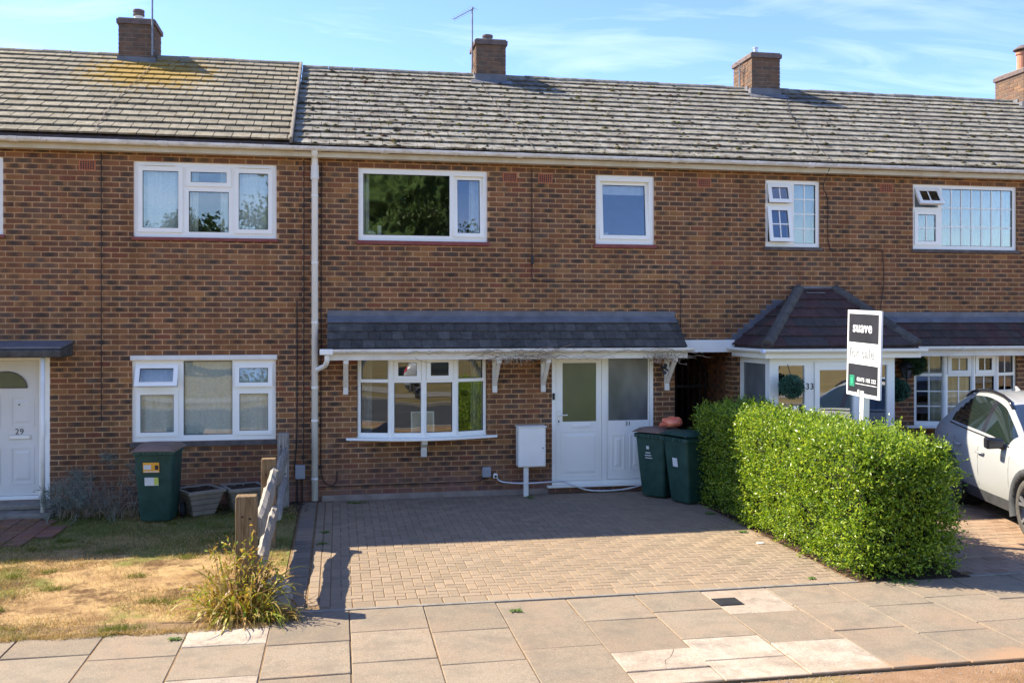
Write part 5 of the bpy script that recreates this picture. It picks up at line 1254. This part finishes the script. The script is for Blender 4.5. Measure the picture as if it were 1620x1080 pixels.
# bare twigs poking out at the lower right corner
tw = MB(); tl = MB()
for k in range(9):
    p = Vector((3.66, -5.1 + rh.uniform(-.1, .5), rh.uniform(.12, .4))); path = [p]
    d = Vector((.9, rh.uniform(-.4, .3), rh.uniform(-.25, .4))).normalized()
    for q in range(5): d = (d + rdir(rh) * .35).normalized(); p = p + d * .05; path.append(p)
    tw.tube(path, [.004] * 5 + [.0015], 4, False)
    for q in path[2:]:
        for _ in range(2): leaf(tl, q, rdir(rh) * .028, .008, rdir(rh))
tag(tw.build('twigs', 'twig', hd), kind='stuff'); tag(tl.build('twig_leaves', 'hedge_leaf', hd), kind='stuff')
# topiary balls
def topiary(label, x, y, z, r_, mat, hang):
    t = thing('topiary_ball', label, 'topiary ball', (x, y, z - r_), group='topiary balls by porch 33'); m = MB(); rt = random.Random(int(x * 100))
    for k in range(900):
        d = rdir(rt); sprig(m, rt, Vector((x, y, z)) + d * r_ * rt.uniform(.82, 1.0), (d + rdir(rt) * .6).normalized(), 3, .03, .009)
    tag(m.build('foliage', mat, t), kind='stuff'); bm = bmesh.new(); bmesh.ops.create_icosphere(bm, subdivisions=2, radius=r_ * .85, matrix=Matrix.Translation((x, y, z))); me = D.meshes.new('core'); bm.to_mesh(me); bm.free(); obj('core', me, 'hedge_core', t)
    MB().tube(hang, .006, 5).build('hanging_cord', 'iron', t); return t
topiary('dark green topiary ball hung highest, right of the lantern', 6.52, -.17, 1.90, .15, 'dark_leaf', [(6.52, -.17, 2.04), (6.52, -.12, 2.16)])
topiary('bluish green topiary ball hung just below the lantern', 6.22, -.19, 1.48, .145, 'teal_leaf', [(6.22, -.19, 1.6), (6.27, -.1, 1.66)])
topiary('bluish green topiary ball on the left front corner of porch 33', 3.86, -1.22, 1.64, .14, 'teal_leaf', [(3.86, -1.22, 1.77), (3.86, -1.1, 1.95)])
# for-sale board standing in the hedge
sg = thing('sale_board', 'black and white estate agent board on a white post in the hedge', 'sign', (3.55, -3.55, 0))
LB = Matrix.Translation((3.55, -3.55, 0)) @ Matrix.Rotation(R(2.2), 4, 'X')
SM = LB @ Matrix.Translation((0, 0, 2.19)) @ Matrix.Rotation(R(-90), 4, 'Z')          # sign-local: x along the board, -y out of the face
def sbox(nm, x0, x1, z0, z1, y0, y1, mt, par, bevel=0): return MB().box(x0, x1, y0, y1, z0, z1, SM).build(nm, mt, par, bevel=bevel)
MB().box(-.022, .06, -.04, .04, 0, 1.75, LB).build('post', 'white_paint', sg, bevel=.006)
bo = sbox('board', -.355, .355, -.51, .51, -.012, .012, 'sign_white', sg)
sbox('outline', -.335, .335, -.486, .486, -.0135, -.0122, 'ink', bo); sbox('outline_gap', -.328, .328, -.479, .479, -.0148, -.0137, 'sign_white', bo)
sbox('panel', -.318, .318, .128, .468, -.0162, -.0150, 'sign_black', bo); sbox('panel', -.318, .318, -.468, -.13, -.0162, -.0150, 'sign_black', bo)
TM = lambda x, z: SM @ Matrix.Translation((x, -.0180, z)) @ Matrix.Rotation(R(90), 4, 'X')
text('lettering', 'suave', .175, TM(-.02, .305), 'sign_white', bo, bold=.003); text('lettering', 'for sale', .165, TM(-.03, .0), 'sign_grey', bo, bold=.001)
sbox('logo_mark', -.275, -.175, -.40, -.27, -.0185, -.0165, 'sign_green', bo); sbox('logo_inset', -.262, -.188, -.387, -.283, -.0195, -.0187, 'sign_black', bo); sbox('logo_inset', -.255, -.195, -.38, -.29, -.0205, -.0197, 'sign_green', bo)
text('lettering', '02475 105 222', .062, TM(.085, -.31), 'sign_white', bo, bold=.0008); sbox('rule', -.145, .30, -.365, -.358, -.0180, -.0165, 'sign_white', bo); sbox('clip', -.075, -.05, -.47, -.43, -.03, -.0165, 'white_gloss', bo)

# straggly strap-leaved plant at the drive corner
sp = thing('strap_leaf_plant', 'straggly clump of green and dried strap leaves at the drive corner', 'plant', (-3.4, -5.3, 0)); rs = random.Random(21)
def ribbon(m, p, d, ln, w, droop, n=7, r=rs):
    side = d.cross(Vector((0, 0, 1))); side = side.normalized() if side.length > 1e-4 else Vector((1, 0, 0)); side = (side + rdir(r) * .5).normalized(); b = len(m.v)
    for i in range(n + 1):
        t = i / n; ww = w * (1 - t ** 2.2) * (.6 + .8 * min(1, t * 3)) + .0006; m.v += [tuple(p - side * ww), tuple(p + side * ww)]
        d = (d + Vector((0, 0, -droop * (.3 + t * 1.6) / n))).normalized(); p = p + d * (ln / n)
        if p.z < .012: p.z = .012
    for i in range(n): m.f.append((b + 2 * i, b + 2 * i + 1, b + 2 * i + 3, b + 2 * i + 2))
bl = MB()
for k in range(250):
    a = rs.uniform(0, 6.28); q = rs.random() ** .6 * .25; p = Vector((-3.40 + q * math.cos(a), -5.22 + q * math.sin(a) * .8, .0)); o = rs.uniform(.15, .95)
    ribbon(bl, p, (Vector((math.cos(a) * o, math.sin(a) * o, 1)) + rdir(rs) * .45).normalized(), rs.uniform(.18, .75), rs.uniform(.004, .011), rs.uniform(.8, 6.5), 9)
for k in range(130):
    a = rs.uniform(-1.6, .9); p = Vector((-3.16 + rs.gauss(0, .11), -5.42 + rs.gauss(0, .06), 0)); ribbon(bl, p, Vector((math.cos(a) * .8, math.sin(a) * .8, 1)).normalized(), rs.uniform(.15, .32), rs.uniform(.003, .006), rs.uniform(1.2, 3))
for k in range(150):                                    # leafy sprays and withered tangle
    a = rs.uniform(0, 6.28); q = rs.random() ** .5 * .34; p = Vector((-3.4 + q * math.cos(a), -5.22 + q * math.sin(a) * .75, rs.uniform(.03, .62) * (1.1 - q * 1.6)))
    sprig(bl, rs, p, (rdir(rs) + Vector((0, 0, .5))).normalized(), rs.randint(4, 8), rs.uniform(.04, .07), rs.uniform(.006, .012))
tag(bl.build('leaves', 'strap_leaf', sp), kind='stuff')
st = MB()
for k in range(34):
    a = rs.uniform(0, 6.28); p = Vector((-3.42 + rs.gauss(0, .12), -5.2 + rs.gauss(0, .1), 0)); ribbon(st, p, Vector((math.cos(a) * .35 - .15, math.sin(a) * .3, 1)).normalized(), rs.uniform(.55, .8), .003, rs.uniform(.6, 2.2), 10)
tag(st.build('dry_stems', 'straw', sp), kind='stuff')

# silver-grey shrub and its leggy bare growth
sh = thing('silver_shrub', 'leggy silver grey shrub with bare tangled stems between door 29 and bin', 'shrub', (-5.8, -.6, 0)); tg = MB(); gl_ = MB()
for k in range(95):
    x = rs.uniform(-6.15, -5.15); p = Vector((x, rs.uniform(-.75, -.2), 0)); path = [p]; d = Vector((rs.uniform(-.5, .5), rs.uniform(-.5, .1), 1)).normalized()
    for q in range(rs.randint(5, 9)): d = (d + rdir(rs) * .38 + Vector((.04, -.03, -.06))).normalized(); p = p + d * .075; p.z = max(p.z, .02); path.append(p.copy())
    tg.tube(path, [.006 - .004 * i / len(path) for i in range(len(path))], 4, False)
    if path[-1].x < -5.7 or rs.random() < .3:
        for q in path[2:]:
            for _ in range(9): leaf(gl_, q + rdir(rs) * .03, (rdir(rs) + Vector((0, 0, .5))).normalized() * .035, .004, rdir(rs))
for k in range(420):
    d = rdir(rs); p = Vector((-6.05, -.72, .16)) + Vector((d.x * .22, d.y * .16, abs(d.z) * .28)); sprig(gl_, rs, p, (d + Vector((0, 0, .8))).normalized(), 5, .035, .004)
for c in ((-5.98, -.35, .50), (-5.62, -.3, .72), (-5.9, -.5, .42), (-5.25, -.3, .55)):
    for k in range(120): d = rdir(rs); sprig(gl_, rs, Vector(c) + d * .11 * rs.random(), (d + Vector((0, 0, .6))).normalized(), 4, .032, .004)
tag(tg.build('stems', 'twig', sh), kind='stuff'); tag(gl_.build('foliage', 'grey_leaf', sh), kind='stuff')

# ------------------------------------------------------------------ grass, weeds and litter
def blades(name, n, area_fn, mat, hmin, hmax, w, parent=None, zb=-.01, seed=5):
    r_ = random.Random(seed); m = MB(); k = 0
    while k < n:
        x, y = area_fn(r_)
        if x is None: continue
        a = r_.uniform(0, 6.28); h = r_.uniform(hmin, hmax); t = Vector((r_.gauss(0, .7), r_.gauss(0, .7), 0)) * h; s = Vector((math.cos(a), math.sin(a), 0)) * w
        b = Vector((x, y, zb)); q = len(m.v); m.v += [tuple(b - s), tuple(b + s), tuple(b + t + Vector((0, 0, h)))]; m.f.append((q, q + 1, q + 2)); k += 1
    return tag(m.build(name, mat, parent), kind='stuff')
def in_lawn(r_):
    x = r_.uniform(-9.5, -3.1); y = -5.62 + 5.5 * r_.random() ** 1.35
    return (x, y) if mnoise.noise(Vector((x * 1.1, y * 1.1, 3))) > -.05 + r_.random() * .3 - (.3 if r_.random() < .2 else 0) else (None, None)
def in_green(r_):
    x = r_.uniform(-9, -3.1); y = r_.uniform(-5.62, -.3); g = mnoise.noise(Vector((x * .9, y * 1.3, 8))) + (.42 if y > -2.6 else -.3) + (.3 if y < -5.4 else 0)
    return (x, y) if g > .25 * r_.random() + .15 else (None, None)
def in_edge(r_):
    x = r_.uniform(-9.5, -3.15); y = -5.56 - max(0, .10 + .12 * mnoise.noise(Vector((x * 3.1, 0, 2)))) * r_.random(); return (x, y)
ge = blades('edge_grass', 9000, in_edge, 'straw', .012, .04, .003, zb=.0, seed=12); tag(ge, 'ragged dry grass creeping over the pavement edge', 'grass')
def in_tuft(r_):
    k = r_.randrange(70); q = random.Random(k * 7); cx, cy = q.uniform(-8.5, -3.2), -5.6 + 5 * q.random() ** 1.5; s_ = q.uniform(.03, .12); return (cx + r_.gauss(0, s_), min(-.2, max(-5.66, cy + r_.gauss(0, s_ * .6))))
gt_ = blades('grass_tufts', 11000, in_tuft, 'green_blade', .02, .06, .003, seed=13); tag(gt_, 'scattered longer green tufts in the dry lawn', 'grass')
gr1 = blades('dry_grass', 42000, in_lawn, 'straw', .016, .045, .0028); tag(gr1, 'short straw coloured dead grass covering the front lawn', 'grass')
gr2 = blades('green_grass', 26000, in_green, 'green_blade', .016, .045, .0028, seed=6); tag(gr2, 'patches of green grass left in the dry lawn', 'grass')
def in_verge(r_):
    x = r_.uniform(-8, 9); y = r_.uniform(-9.2, -7.47); return (x, y) if mnoise.noise(Vector((x * .8, y * 1.2, 1))) > .12 + .15 * r_.random() else (None, None)
gr3 = blades('verge_grass', 9000, in_verge, 'straw', .012, .04, .002, zb=-.02, seed=8); tag(gr3, 'sparse dry grass on the sandy verge', 'grass')
def pebbles(name, n, fn, mat, smin, smax, label, cat, seed):
    r_ = random.Random(seed); m = MB()
    for k in range(n):
        x, y, z = fn(r_); s = r_.uniform(smin, smax); p = Vector((x, y, z)); vs = [p + Vector((a * s * r_.uniform(.7, 1.3), b * s * r_.uniform(.7, 1.3), c * s * .7)) for a, b, c in ((1, 0, 0), (0, 1, 0), (-1, 0, 0), (0, -1, 0), (0, 0, 1))]; m.add(vs, [(0, 1, 4), (1, 2, 4), (2, 3, 4), (3, 0, 4)])
    return tag(m.build(name, mat), label, cat, kind='stuff')
pebbles('gravel', 5000, lambda r_: (r_.uniform(-6, 7), -7.46 - 1.4 * r_.random() ** 2, -.018), 'rock', .002, .008, 'loose grit on the sandy verge', 'gravel', 1)
pebbles('wall_debris', 700, lambda r_: (r_.uniform(-4.2, -2.95), -.05 - .7 * r_.random() ** 1.5, -.005), 'soil', .008, .03, 'dark clods and leaf litter at the fence foot by the wall', 'debris', 2)
pebbles('drive_grit', 500, lambda r_: (r_.uniform(-2.6, 2.45), r_.uniform(-5.2, -.1), .001), 'dead_leaf', .002, .006, 'specks of grit and leaf scattered on the block drive', 'debris', 3)
def leaf_litter(name, n, fn, seed, label):
    r_ = random.Random(seed); m = MB()
    for k in range(n): p = Vector(fn(r_)); leaf(m, p, Vector((r_.uniform(-1, 1), r_.uniform(-1, 1), r_.uniform(0, .4))).normalized() * r_.uniform(.02, .05), r_.uniform(.006, .014), Vector((0, 0, 1)))
    return tag(m.build(name, 'dead_leaf'), label, 'leaf litter', kind='stuff')
leaf_litter('leaf_litter', 420, lambda r_: (r_.choice((2.52 + abs(r_.gauss(0, .06)) * -1, r_.uniform(2.5, 3.7))), r_.uniform(-5.3, -.6), .004), 5, 'brown dead leaves along the hedge foot')
def weed(x, y, s, n, label):
    m = MB(); r_ = random.Random(int(abs(x * 91 + y * 37)))
    for k in range(n): a = r_.uniform(0, 6.28); ribbon(m, Vector((x + r_.gauss(0, s * .6), y + r_.gauss(0, s * .35), .0)), Vector((math.cos(a) * .8, math.sin(a) * .8, .9)).normalized(), r_.uniform(.03, .075), r_.uniform(.003, .008), 2.2, 4, r_)
    return tag(m.build('weed', 'weed_leaf'), label, 'weed', 'weeds in the paving')
weed(-1.0, -5.60, .05, 26, 'bright green weed in the paving joint in front of the drive'); weed(-3.83, -5.83, .05, 30, 'tufted weed in a pavement joint left of the straggly plant'); weed(.18, -.33, .07, 40, 'weed at the foot of the meter cabinet post')
weed(-2.3, -.25, .12, 60, 'flat weeds along the wall under the bow window'); weed(-2.7, -2.1, .05, 30, 'small weed on the drive border in the house shadow'); weed(-2.74, -2.7, .045, 24, 'small weed on the drive border at the shadow edge'); weed(2.35, -1.9, .07, 50, 'weed at the hedge foot near the bins'); weed(2.3, -3.0, .05, 36, 'pale weed at the middle of the hedge foot'); weed(2.1, -5.1, .05, 24, 'dry weed on the drive near the hedge front corner'); weed(2.95, -5.36, .16, 70, 'ivy and weeds along the hedge front foot')
cv = thing('stopcock_cover', 'dark square stopcock cover in a pale patched pavement slab', 'cover', (.95, -5.66, 0))
MB().box(.86, 1.06, -5.76, -5.57, -.02, .007).build('lid', 'black', cv, bevel=.004); MB().box(.845, 1.075, -5.775, -5.555, -.02, .004).build('frame', 'iron', cv)
lt = tag(MB().box(2.22, 2.30, -3.62, -3.57, .001, .012).build('litter', 'sticker_white', bevel=.004), 'scrap of white litter on the drive beside the hedge', 'litter')

# ------------------------------------------------------------------ parked car (local: front axle at y = 0, nose towards -y)
car = thing('parked_car', 'white compact SUV with dark wheel arches parked beyond the hedge', 'car', (6.25, -4.33, 0), R(-14.5))
def cr(vals, x, xs):
    i = 0
    while i < len(xs) - 2 and x > xs[i + 1]: i += 1
    t = (x - xs[i]) / (xs[i + 1] - xs[i]); a, b, c, d = vals[max(i - 1, 0)], vals[i], vals[i + 1], vals[min(i + 2, len(vals) - 1)]
    m0 = (c - a) * .5; m1 = (d - b) * .5
    lo, hi = min(b, c), max(b, c); h = (2 * t ** 3 - 3 * t ** 2 + 1) * b + (t ** 3 - 2 * t ** 2 + t) * m0 + (-2 * t ** 3 + 3 * t ** 2) * c + (t ** 3 - t ** 2) * m1
    return max(lo - .02, min(hi + .02, h))
ST = [  # y, then seven (half-width, height) points from sill to centre line
 (-.93, [(.40, .30), (.50, .42), (.55, .55), (.52, .68), (.45, .74), (.25, .77), (0, .78)]),
 (-.86, [(.66, .24), (.76, .40), (.80, .60), (.74, .76), (.62, .82), (.35, .85), (0, .86)]),
 (-.62, [(.80, .22), (.89, .42), (.91, .66), (.84, .84), (.70, .91), (.40, .945), (0, .955)]),
 (-.2, [(.82, .22), (.925, .45), (.93, .72), (.87, .93), (.73, .98), (.42, 1.01), (0, 1.02)]),
 (.2, [(.82, .22), (.92, .45), (.93, .75), (.88, .985), (.75, 1.03), (.42, 1.06), (0, 1.07)]),
 (.48, [(.82, .22), (.90, .45), (.92, .76), (.875, 1.01), (.76, 1.07), (.42, 1.10), (0, 1.12)]),
 (.80, [(.82, .22), (.89, .45), (.915, .77), (.87, 1.03), (.715, 1.27), (.42, 1.32), (0, 1.34)]),
 (1.15, [(.82, .22), (.89, .45), (.91, .78), (.865, 1.05), (.66, 1.46), (.40, 1.53), (0, 1.55)]),
 (1.6, [(.82, .22), (.89, .46), (.91, .80), (.865, 1.07), (.64, 1.55), (.40, 1.61), (0, 1.63)]),
 (2.1, [(.82, .23), (.895, .47), (.915, .82), (.865, 1.10), (.63, 1.55), (.40, 1.605), (0, 1.625)]),
 (2.6, [(.82, .24), (.91, .48), (.93, .85), (.86, 1.13), (.62, 1.50), (.40, 1.56), (0, 1.58)]),
 (2.98, [(.82, .26), (.905, .50), (.92, .88), (.84, 1.14), (.60, 1.42), (.40, 1.49), (0, 1.51)]),
 (3.25, [(.80, .28), (.88, .52), (.89, .90), (.81, 1.12), (.58, 1.24), (.38, 1.30), (0, 1.32)]),
 (3.45, [(.76, .30), (.84, .52), (.85, .88), (.76, 1.03), (.56, 1.08), (.36, 1.11), (0, 1.12)]),
 (3.58, [(.62, .34), (.72, .52), (.72, .80), (.62, .92), (.46, .96), (.3, .98), (0, .99)])]
ST = [(y if y < 2.1 else 2.1 + (y - 2.1) * .72, c) for y, c in ST]; ys = [s_[0] for s_ in ST]; NYC, NR = 150, 42
def car_pt(y, r_):
    col = [(cr([s_[1][k][0] for s_ in ST], y, ys), cr([s_[1][k][1] for s_ in ST], y, ys)) for k in range(7)]
    ks = list(range(7)); return cr([c[0] for c in col], r_, ks), cr([c[1] for c in col], r_, ks)
grid = []
for j in range(NYC + 1):
    y = ys[0] + (ys[-1] - ys[0]) * j / NYC; col = [(cr([s_[1][k][0] for s_ in ST], y, ys), cr([s_[1][k][1] for s_ in ST], y, ys)) for k in range(7)]
    grid.append((y, [(max(0, cr([c[0] for c in col], 6 * i / NR, list(range(7)))), cr([c[1] for c in col], 6 * i / NR, list(range(7)))) for i in range(NR + 1)]))
regs = {}
for j in range(NYC):
    y = (grid[j][0] + grid[j + 1][0]) / 2
    for i in range(NR):
        r_ = 6 * (i + .5) / NR; z = (grid[j][1][i][1] + grid[j + 1][1][i + 1][1]) / 2
        if r_ < 3 and any(math.hypot(y - a, z - .375) < .405 for a in (0., 2.45)): continue
        k = 'body'
        if r_ < .75: k = 'side_skirt'
        if 3.1 < r_ < 3.93:
            zt = z
            if .62 < y < 1.36: k = 'front_side_window'
            elif 1.36 <= y <= 1.47: k = 'door_pillar'
            elif 1.47 < y < 2.12: k = 'rear_side_window'
            elif 2.12 <= y <= 2.16: k = 'door_pillar'
            elif 2.16 < y < 2.46 and r_ < 3.93 - (y - 2.16) * 1.8: k = 'quarter_window'
        if r_ > 4.25 and .52 < y < 1.13: k = 'windscreen'
        if r_ > 4.25 and 2.79 < y < 3.02: k = 'rear_window'
        if r_ > 4 and 2.69 < y <= 2.79: k = 'roof_spoiler'
        if y < -.8 and 1.2 < r_ < 2.4 and False: k = 'grille'
        if 2.5 < r_ < 3.3 and y < -.62: k = 'headlight'
        if 2.2 < r_ < 3.3 and y > 3.0: k = 'tail_light'
        for s_ in (-1, 1):
            kk = k if k in ('body', 'windscreen', 'rear_window', 'roof_spoiler') else (k, s_)
            regs.setdefault(kk, []).append((j, i, s_))
MATK = {'body': 'car', 'side_skirt': 'car_trim', 'front_side_window': 'car_glass', 'rear_side_window': 'car_glass', 'quarter_window': 'car_glass', 'door_pillar': 'car_black', 'windscreen': 'screen_glass', 'rear_window': 'car_glass', 'roof_spoiler': 'car_black', 'headlight': 'lamp_clear', 'tail_light': 'lamp_red'}
for k, fl in regs.items():
    nm = k if isinstance(k, str) else k[0]; m = MB(); idx = {}
    def vid(j, i, s_):
        q = (j, i, s_ if i < NR else 0)
        if q not in idx: idx[q] = len(m.v); x, z = grid[j][1][i]; m.v.append((s_ * x if i < NR else 0., grid[j][0], z))
        return idx[q]
    for j, i, s_ in fl:
        f = [vid(j, i, s_), vid(j + 1, i, s_), vid(j + 1, i + 1, s_), vid(j, i + 1, s_)]
        if len(set(f)) > 2: m.f.append(tuple(f if s_ > 0 else f[::-1]))
    m.build(nm, MATK[nm], car, smooth=True, local=True)
MB().box(-.78, .78, -.8, 3.0, .2, .26).build('underbody', 'rubber', car, local=True)
for s_ in (-1, 1):
    for ya in (0., 2.45):
        a = MB(); n = 18
        for q in range(n + 1):
            t = math.pi * (-.12 + 1.24 * q / n); c_, s2 = math.cos(t), math.sin(t); w = .905 + .03
            a.v += [(s_ * (w - .05), ya + .385 * c_, .375 + .385 * s2), (s_ * w, ya + .395 * c_, .375 + .395 * s2), (s_ * w, ya + .47 * c_, .375 + .47 * s2), (s_ * (w - .05), ya + .49 * c_, .375 + .49 * s2)]
        for q in range(n):
            for e in range(3): a.f.append((4 * q + e, 4 * q + e + 1, 4 * q + 5 + e, 4 * q + 4 + e))
        a.build('wheel_arch', 'car_trim', car, smooth=True, local=True)
        MB().lathe([(.40, -.02), (.40, .22)], 20, Matrix.Translation((s_ * .62 - .1, ya, .375)) @ Matrix.Rotation(R(90), 4, 'Y')).build('wheel_well', 'rubber', car, local=True)
        W = Matrix.Translation((s_ * .80, ya, .375)) @ Matrix.Rotation(R(90 * s_), 4, 'Y')
        wl = MB().lathe([(.26, -.10), (.34, -.105), (.37, -.085), (.375, -.03), (.375, .03), (.37, .085), (.345, .108), (.275, .112), (.262, .10), (.262, -.10)], 40, W).build('wheel', 'tyre', car, smooth=True, local=True)
        MB().lathe([(.262, .0), (.262, .105), (.25, .108), (.245, .07), (.22, .03), (.02, .03)], 36, W).build('rim_barrel', 'car_black', wl, smooth=True, local=True)
        for q in range(5):
            for sg_ in (-1, 1):
                T = W @ Matrix.Rotation(2 * math.pi * q / 5 + sg_ * .17, 4, 'Z'); sp_ = MB(); sp_.prism([T @ Vector(p) for p in ((.03, -.026 * sg_ - .018, .075), (.245, -.012, .096), (.245, .024, .096), (.03, -.026 * sg_ + .018, .075))], (T.to_3x3() @ Vector((0, 0, .022)))); sp_.build('spoke', 'rim', wl, local=True)
        MB().lathe([(.052, .07), (.05, .105), (.02, .11)], 16, W).build('hub_cap', 'rim', wl, local=True)
    T = Matrix.Translation((s_ * 1.0, .73, 1.06))
    mi = MB(); bm_ = [(-.11, -.07, -.075), (.11, -.07, -.06), (.11, -.07, .06), (-.11, -.07, .08), (-.1, .07, -.07), (.1, .06, -.055), (.1, .06, .055), (-.1, .07, .075)]
    mi.add([T @ Vector((p[0] * -s_, p[1], p[2])) for p in bm_], [(0, 1, 2, 3), (7, 6, 5, 4), (0, 4, 5, 1), (1, 5, 6, 2), (2, 6, 7, 3), (3, 7, 4, 0)]); o = mi.build('wing_mirror', 'car_black', car, local=True, bevel=.03, seg=3)
    MB().tube([(s_ * .88, .70, 1.0), (s_ * .95, .72, 1.02)], .025, 8).build('mirror_arm', 'car_black', o, local=True)
    for yd, zd in ((1.22, .86), (1.95, .89)): MB().tube([(s_ * .915, yd, zd), (s_ * .945, yd + .03, zd + .005), (s_ * .945, yd + .17, zd + .01), (s_ * .912, yd + .2, zd + .012)], .014, 8).build('door_handle', 'car', car, smooth=True, local=True)
    rr_ = [(y, car_pt(y, 4.25)) for y in (1.05, 1.2, 1.4, 1.7, 1.95, 2.2, 2.4, 2.6)]
    MB().tube([(s_ * p[0], y, p[1] + (.03 if 0 < i_ < 7 else .005)) for i_, (y, p) in enumerate(rr_)], .022, 8).build('roof_rail', 'car_black', car, smooth=True, local=True)
    for yy in (.52, 1.42, 2.18):
        pth_ = [car_pt(yy + (0 if yy != 2.18 else -.25 * max(0, 2 - q) / 2), q) for q in (.9, 1.5, 2, 2.5, 3.05)]
        MB().tube([(s_ * (p[0] + .0005), yy, p[1]) for p in pth_], .003, 4).build('panel_gap', 'rubber', car, local=True)
    wt_ = [(y, car_pt(y, 3.06)) for y in (.6, .9, 1.2, 1.6, 1.9, 2.2, 2.46)]
    MB().tube([(s_ * (p[0] + .003), y, p[1]) for y, p in wt_], .009, 6).build('waist_trim', 'car_black', car, local=True)
af = MB().prism([Vector((-.012, 2.2, 1.605)), Vector((-.012, 2.4, 1.59)), Vector((-.012, 2.39, 1.66)), Vector((-.012, 2.34, 1.665))], (.024, 0, 0)).build('roof_antenna', 'car', car, bevel=.006, local=True)
MB().box(-.28, .28, -.955, -.925, .45, .56).build('number_plate', 'sticker_white', car, local=True); MB().box(-.5, .5, -.935, -.90, .28, .42).build('lower_grille', 'car_black', car, local=True)

# ------------------------------------------------------------------ trees over the road, seen in the window glass
def tree(label, x, y, h, cr_, seed, leaves=15000):
    t = thing('street_tree', label, 'tree', (x, y, 0), group='trees across the road'); r_ = random.Random(seed)
    tips = []
    MB().tube([(x, y, -.1), (x + .05, y, h * .2), (x - .06, y + .05, h * .42), (x, y, h * .7)], [h * .026, h * .02, h * .015, h * .005], 9).build('trunk', 'bark', t, smooth=True)
    lb = MB()
    for k in range(16):
        a = r_.uniform(0, 6.28); z0 = h * r_.uniform(.2, .6); d = Vector((math.cos(a), math.sin(a), r_.uniform(.4, 1.2))).normalized(); p = Vector((x, y, z0)); path = [p]
        for q in range(5): d = (d + rdir(r_) * .25).normalized(); p = p + d * cr_ * .22; path.append(p.copy())
        lb.tube(path, [h * .008 * (1 - .16 * i_) for i_ in range(6)], 5, False); tips += path[2:]
    tag(lb.build('limbs', 'bark', t), kind='stuff'); m = MB(); cl_ = []
    for k in range(70):
        d = rdir(r_); f = r_.random() ** .4; cl_.append((Vector((x, y, h * .6)) + Vector((d.x * cr_ * f, d.y * cr_ * f, d.z * h * .4 * f)), r_.uniform(.5, 1.1)))
    cl_ += [(p, r_.uniform(.4, .9)) for p in tips]
    for k in range(leaves):
        c, s_ = r_.choice(cl_); d = rdir(r_); leaf(m, c + d * s_ * r_.random() ** .5, rdir(r_) * r_.uniform(.13, .26), r_.uniform(.04, .08), (rdir(r_) + Vector((0, 0, .6))).normalized())
    tag(m.build('crown', 'tree_leaf', t), kind='stuff'); bm = bmesh.new(); bmesh.ops.create_icosphere(bm, subdivisions=6, radius=1)
    for f_ in bm.faces: f_.smooth = True
    for v in bm.verts:
        d = .72 * (1 + .45 * mnoise.noise(v.co * 1.6 + Vector((seed, 0, 0))) + .25 * mnoise.noise(v.co * 4 + Vector((0, seed, 0))) + .13 * mnoise.noise(v.co * 11) + .08 * mnoise.noise(v.co * 24)); v.co = Vector((x + v.co.x * cr_ * d, y + v.co.y * cr_ * d, h * .6 + v.co.z * h * .4 * d))
    me = D.meshes.new('inner_crown'); bm.to_mesh(me); bm.free(); obj('inner_crown', me, 'far_leaf_mass', t); return t
for i_, (x, y, h, c_) in enumerate(((1.2, -31, 13, 4.0), (-3.2, -34, 12, 3.8), (-9.5, -33, 7.6, 3.2), (-15, -36, 8.6, 3.6), (4.2, -38, 12, 3.6))):
    tree(['tall broad tree across the road mirrored in the middle window', 'dense tree left of the tallest one across the road', 'rounded tree across the road mirrored in the left window', 'leftmost tree across the road', 'smaller tree right of the tallest one across the road'][i_], x, y, h, c_, 40 + i_)

def copy_tree(o, parent=None):
    c = o.copy(); COL.objects.link(c); c.parent = parent
    for ch in list(o.children): copy_tree(ch, c)
    return c
c2 = copy_tree(car); c2.location = (-1.5, -19.2, 0); c2.rotation_euler = (0, 0, R(90)); c2['label'] = 'white car across the road, seen mirrored in the bow window'

# aerial leads lying down the roof slopes
def roof_pt(x, y, lift=.05): return Vector((x, y, EAVE_Z + (y - EAVE_Y) * math.tan(PITCH))) + RN * lift
tag(MB().tube(soft([roof_pt(-5.66, 3.05, .1), roof_pt(-5.66, 2.6, .1), roof_pt(-5.72, 1.9, .1), roof_pt(-5.80, 1.2, .1), roof_pt(-5.82, .5, .1), roof_pt(-5.80, -.2, .1)]), .0045, 6).build('aerial_lead', 'twig'), 'pale cable lying down the tan roof from its chimney', 'cable')
tag(MB().tube(soft([roof_pt(-.05, 3.0), roof_pt(.02, 2.2), roof_pt(.12, 1.3), roof_pt(.26, .2), roof_pt(.3, -.24)]), .005, 6).build('aerial_lead', 'cable_black'), 'dark cable lying down the roof below the middle chimney', 'cable')
tag(MB().tube(soft([roof_pt(5.85, 2.9), roof_pt(5.5, 2.1), roof_pt(5.25, 1.2), roof_pt(5.1, .3), roof_pt(5.04, -.26)]), .005, 6).build('aerial_lead', 'cable_black'), 'dark cable lying down the roof below the third chimney', 'cable')
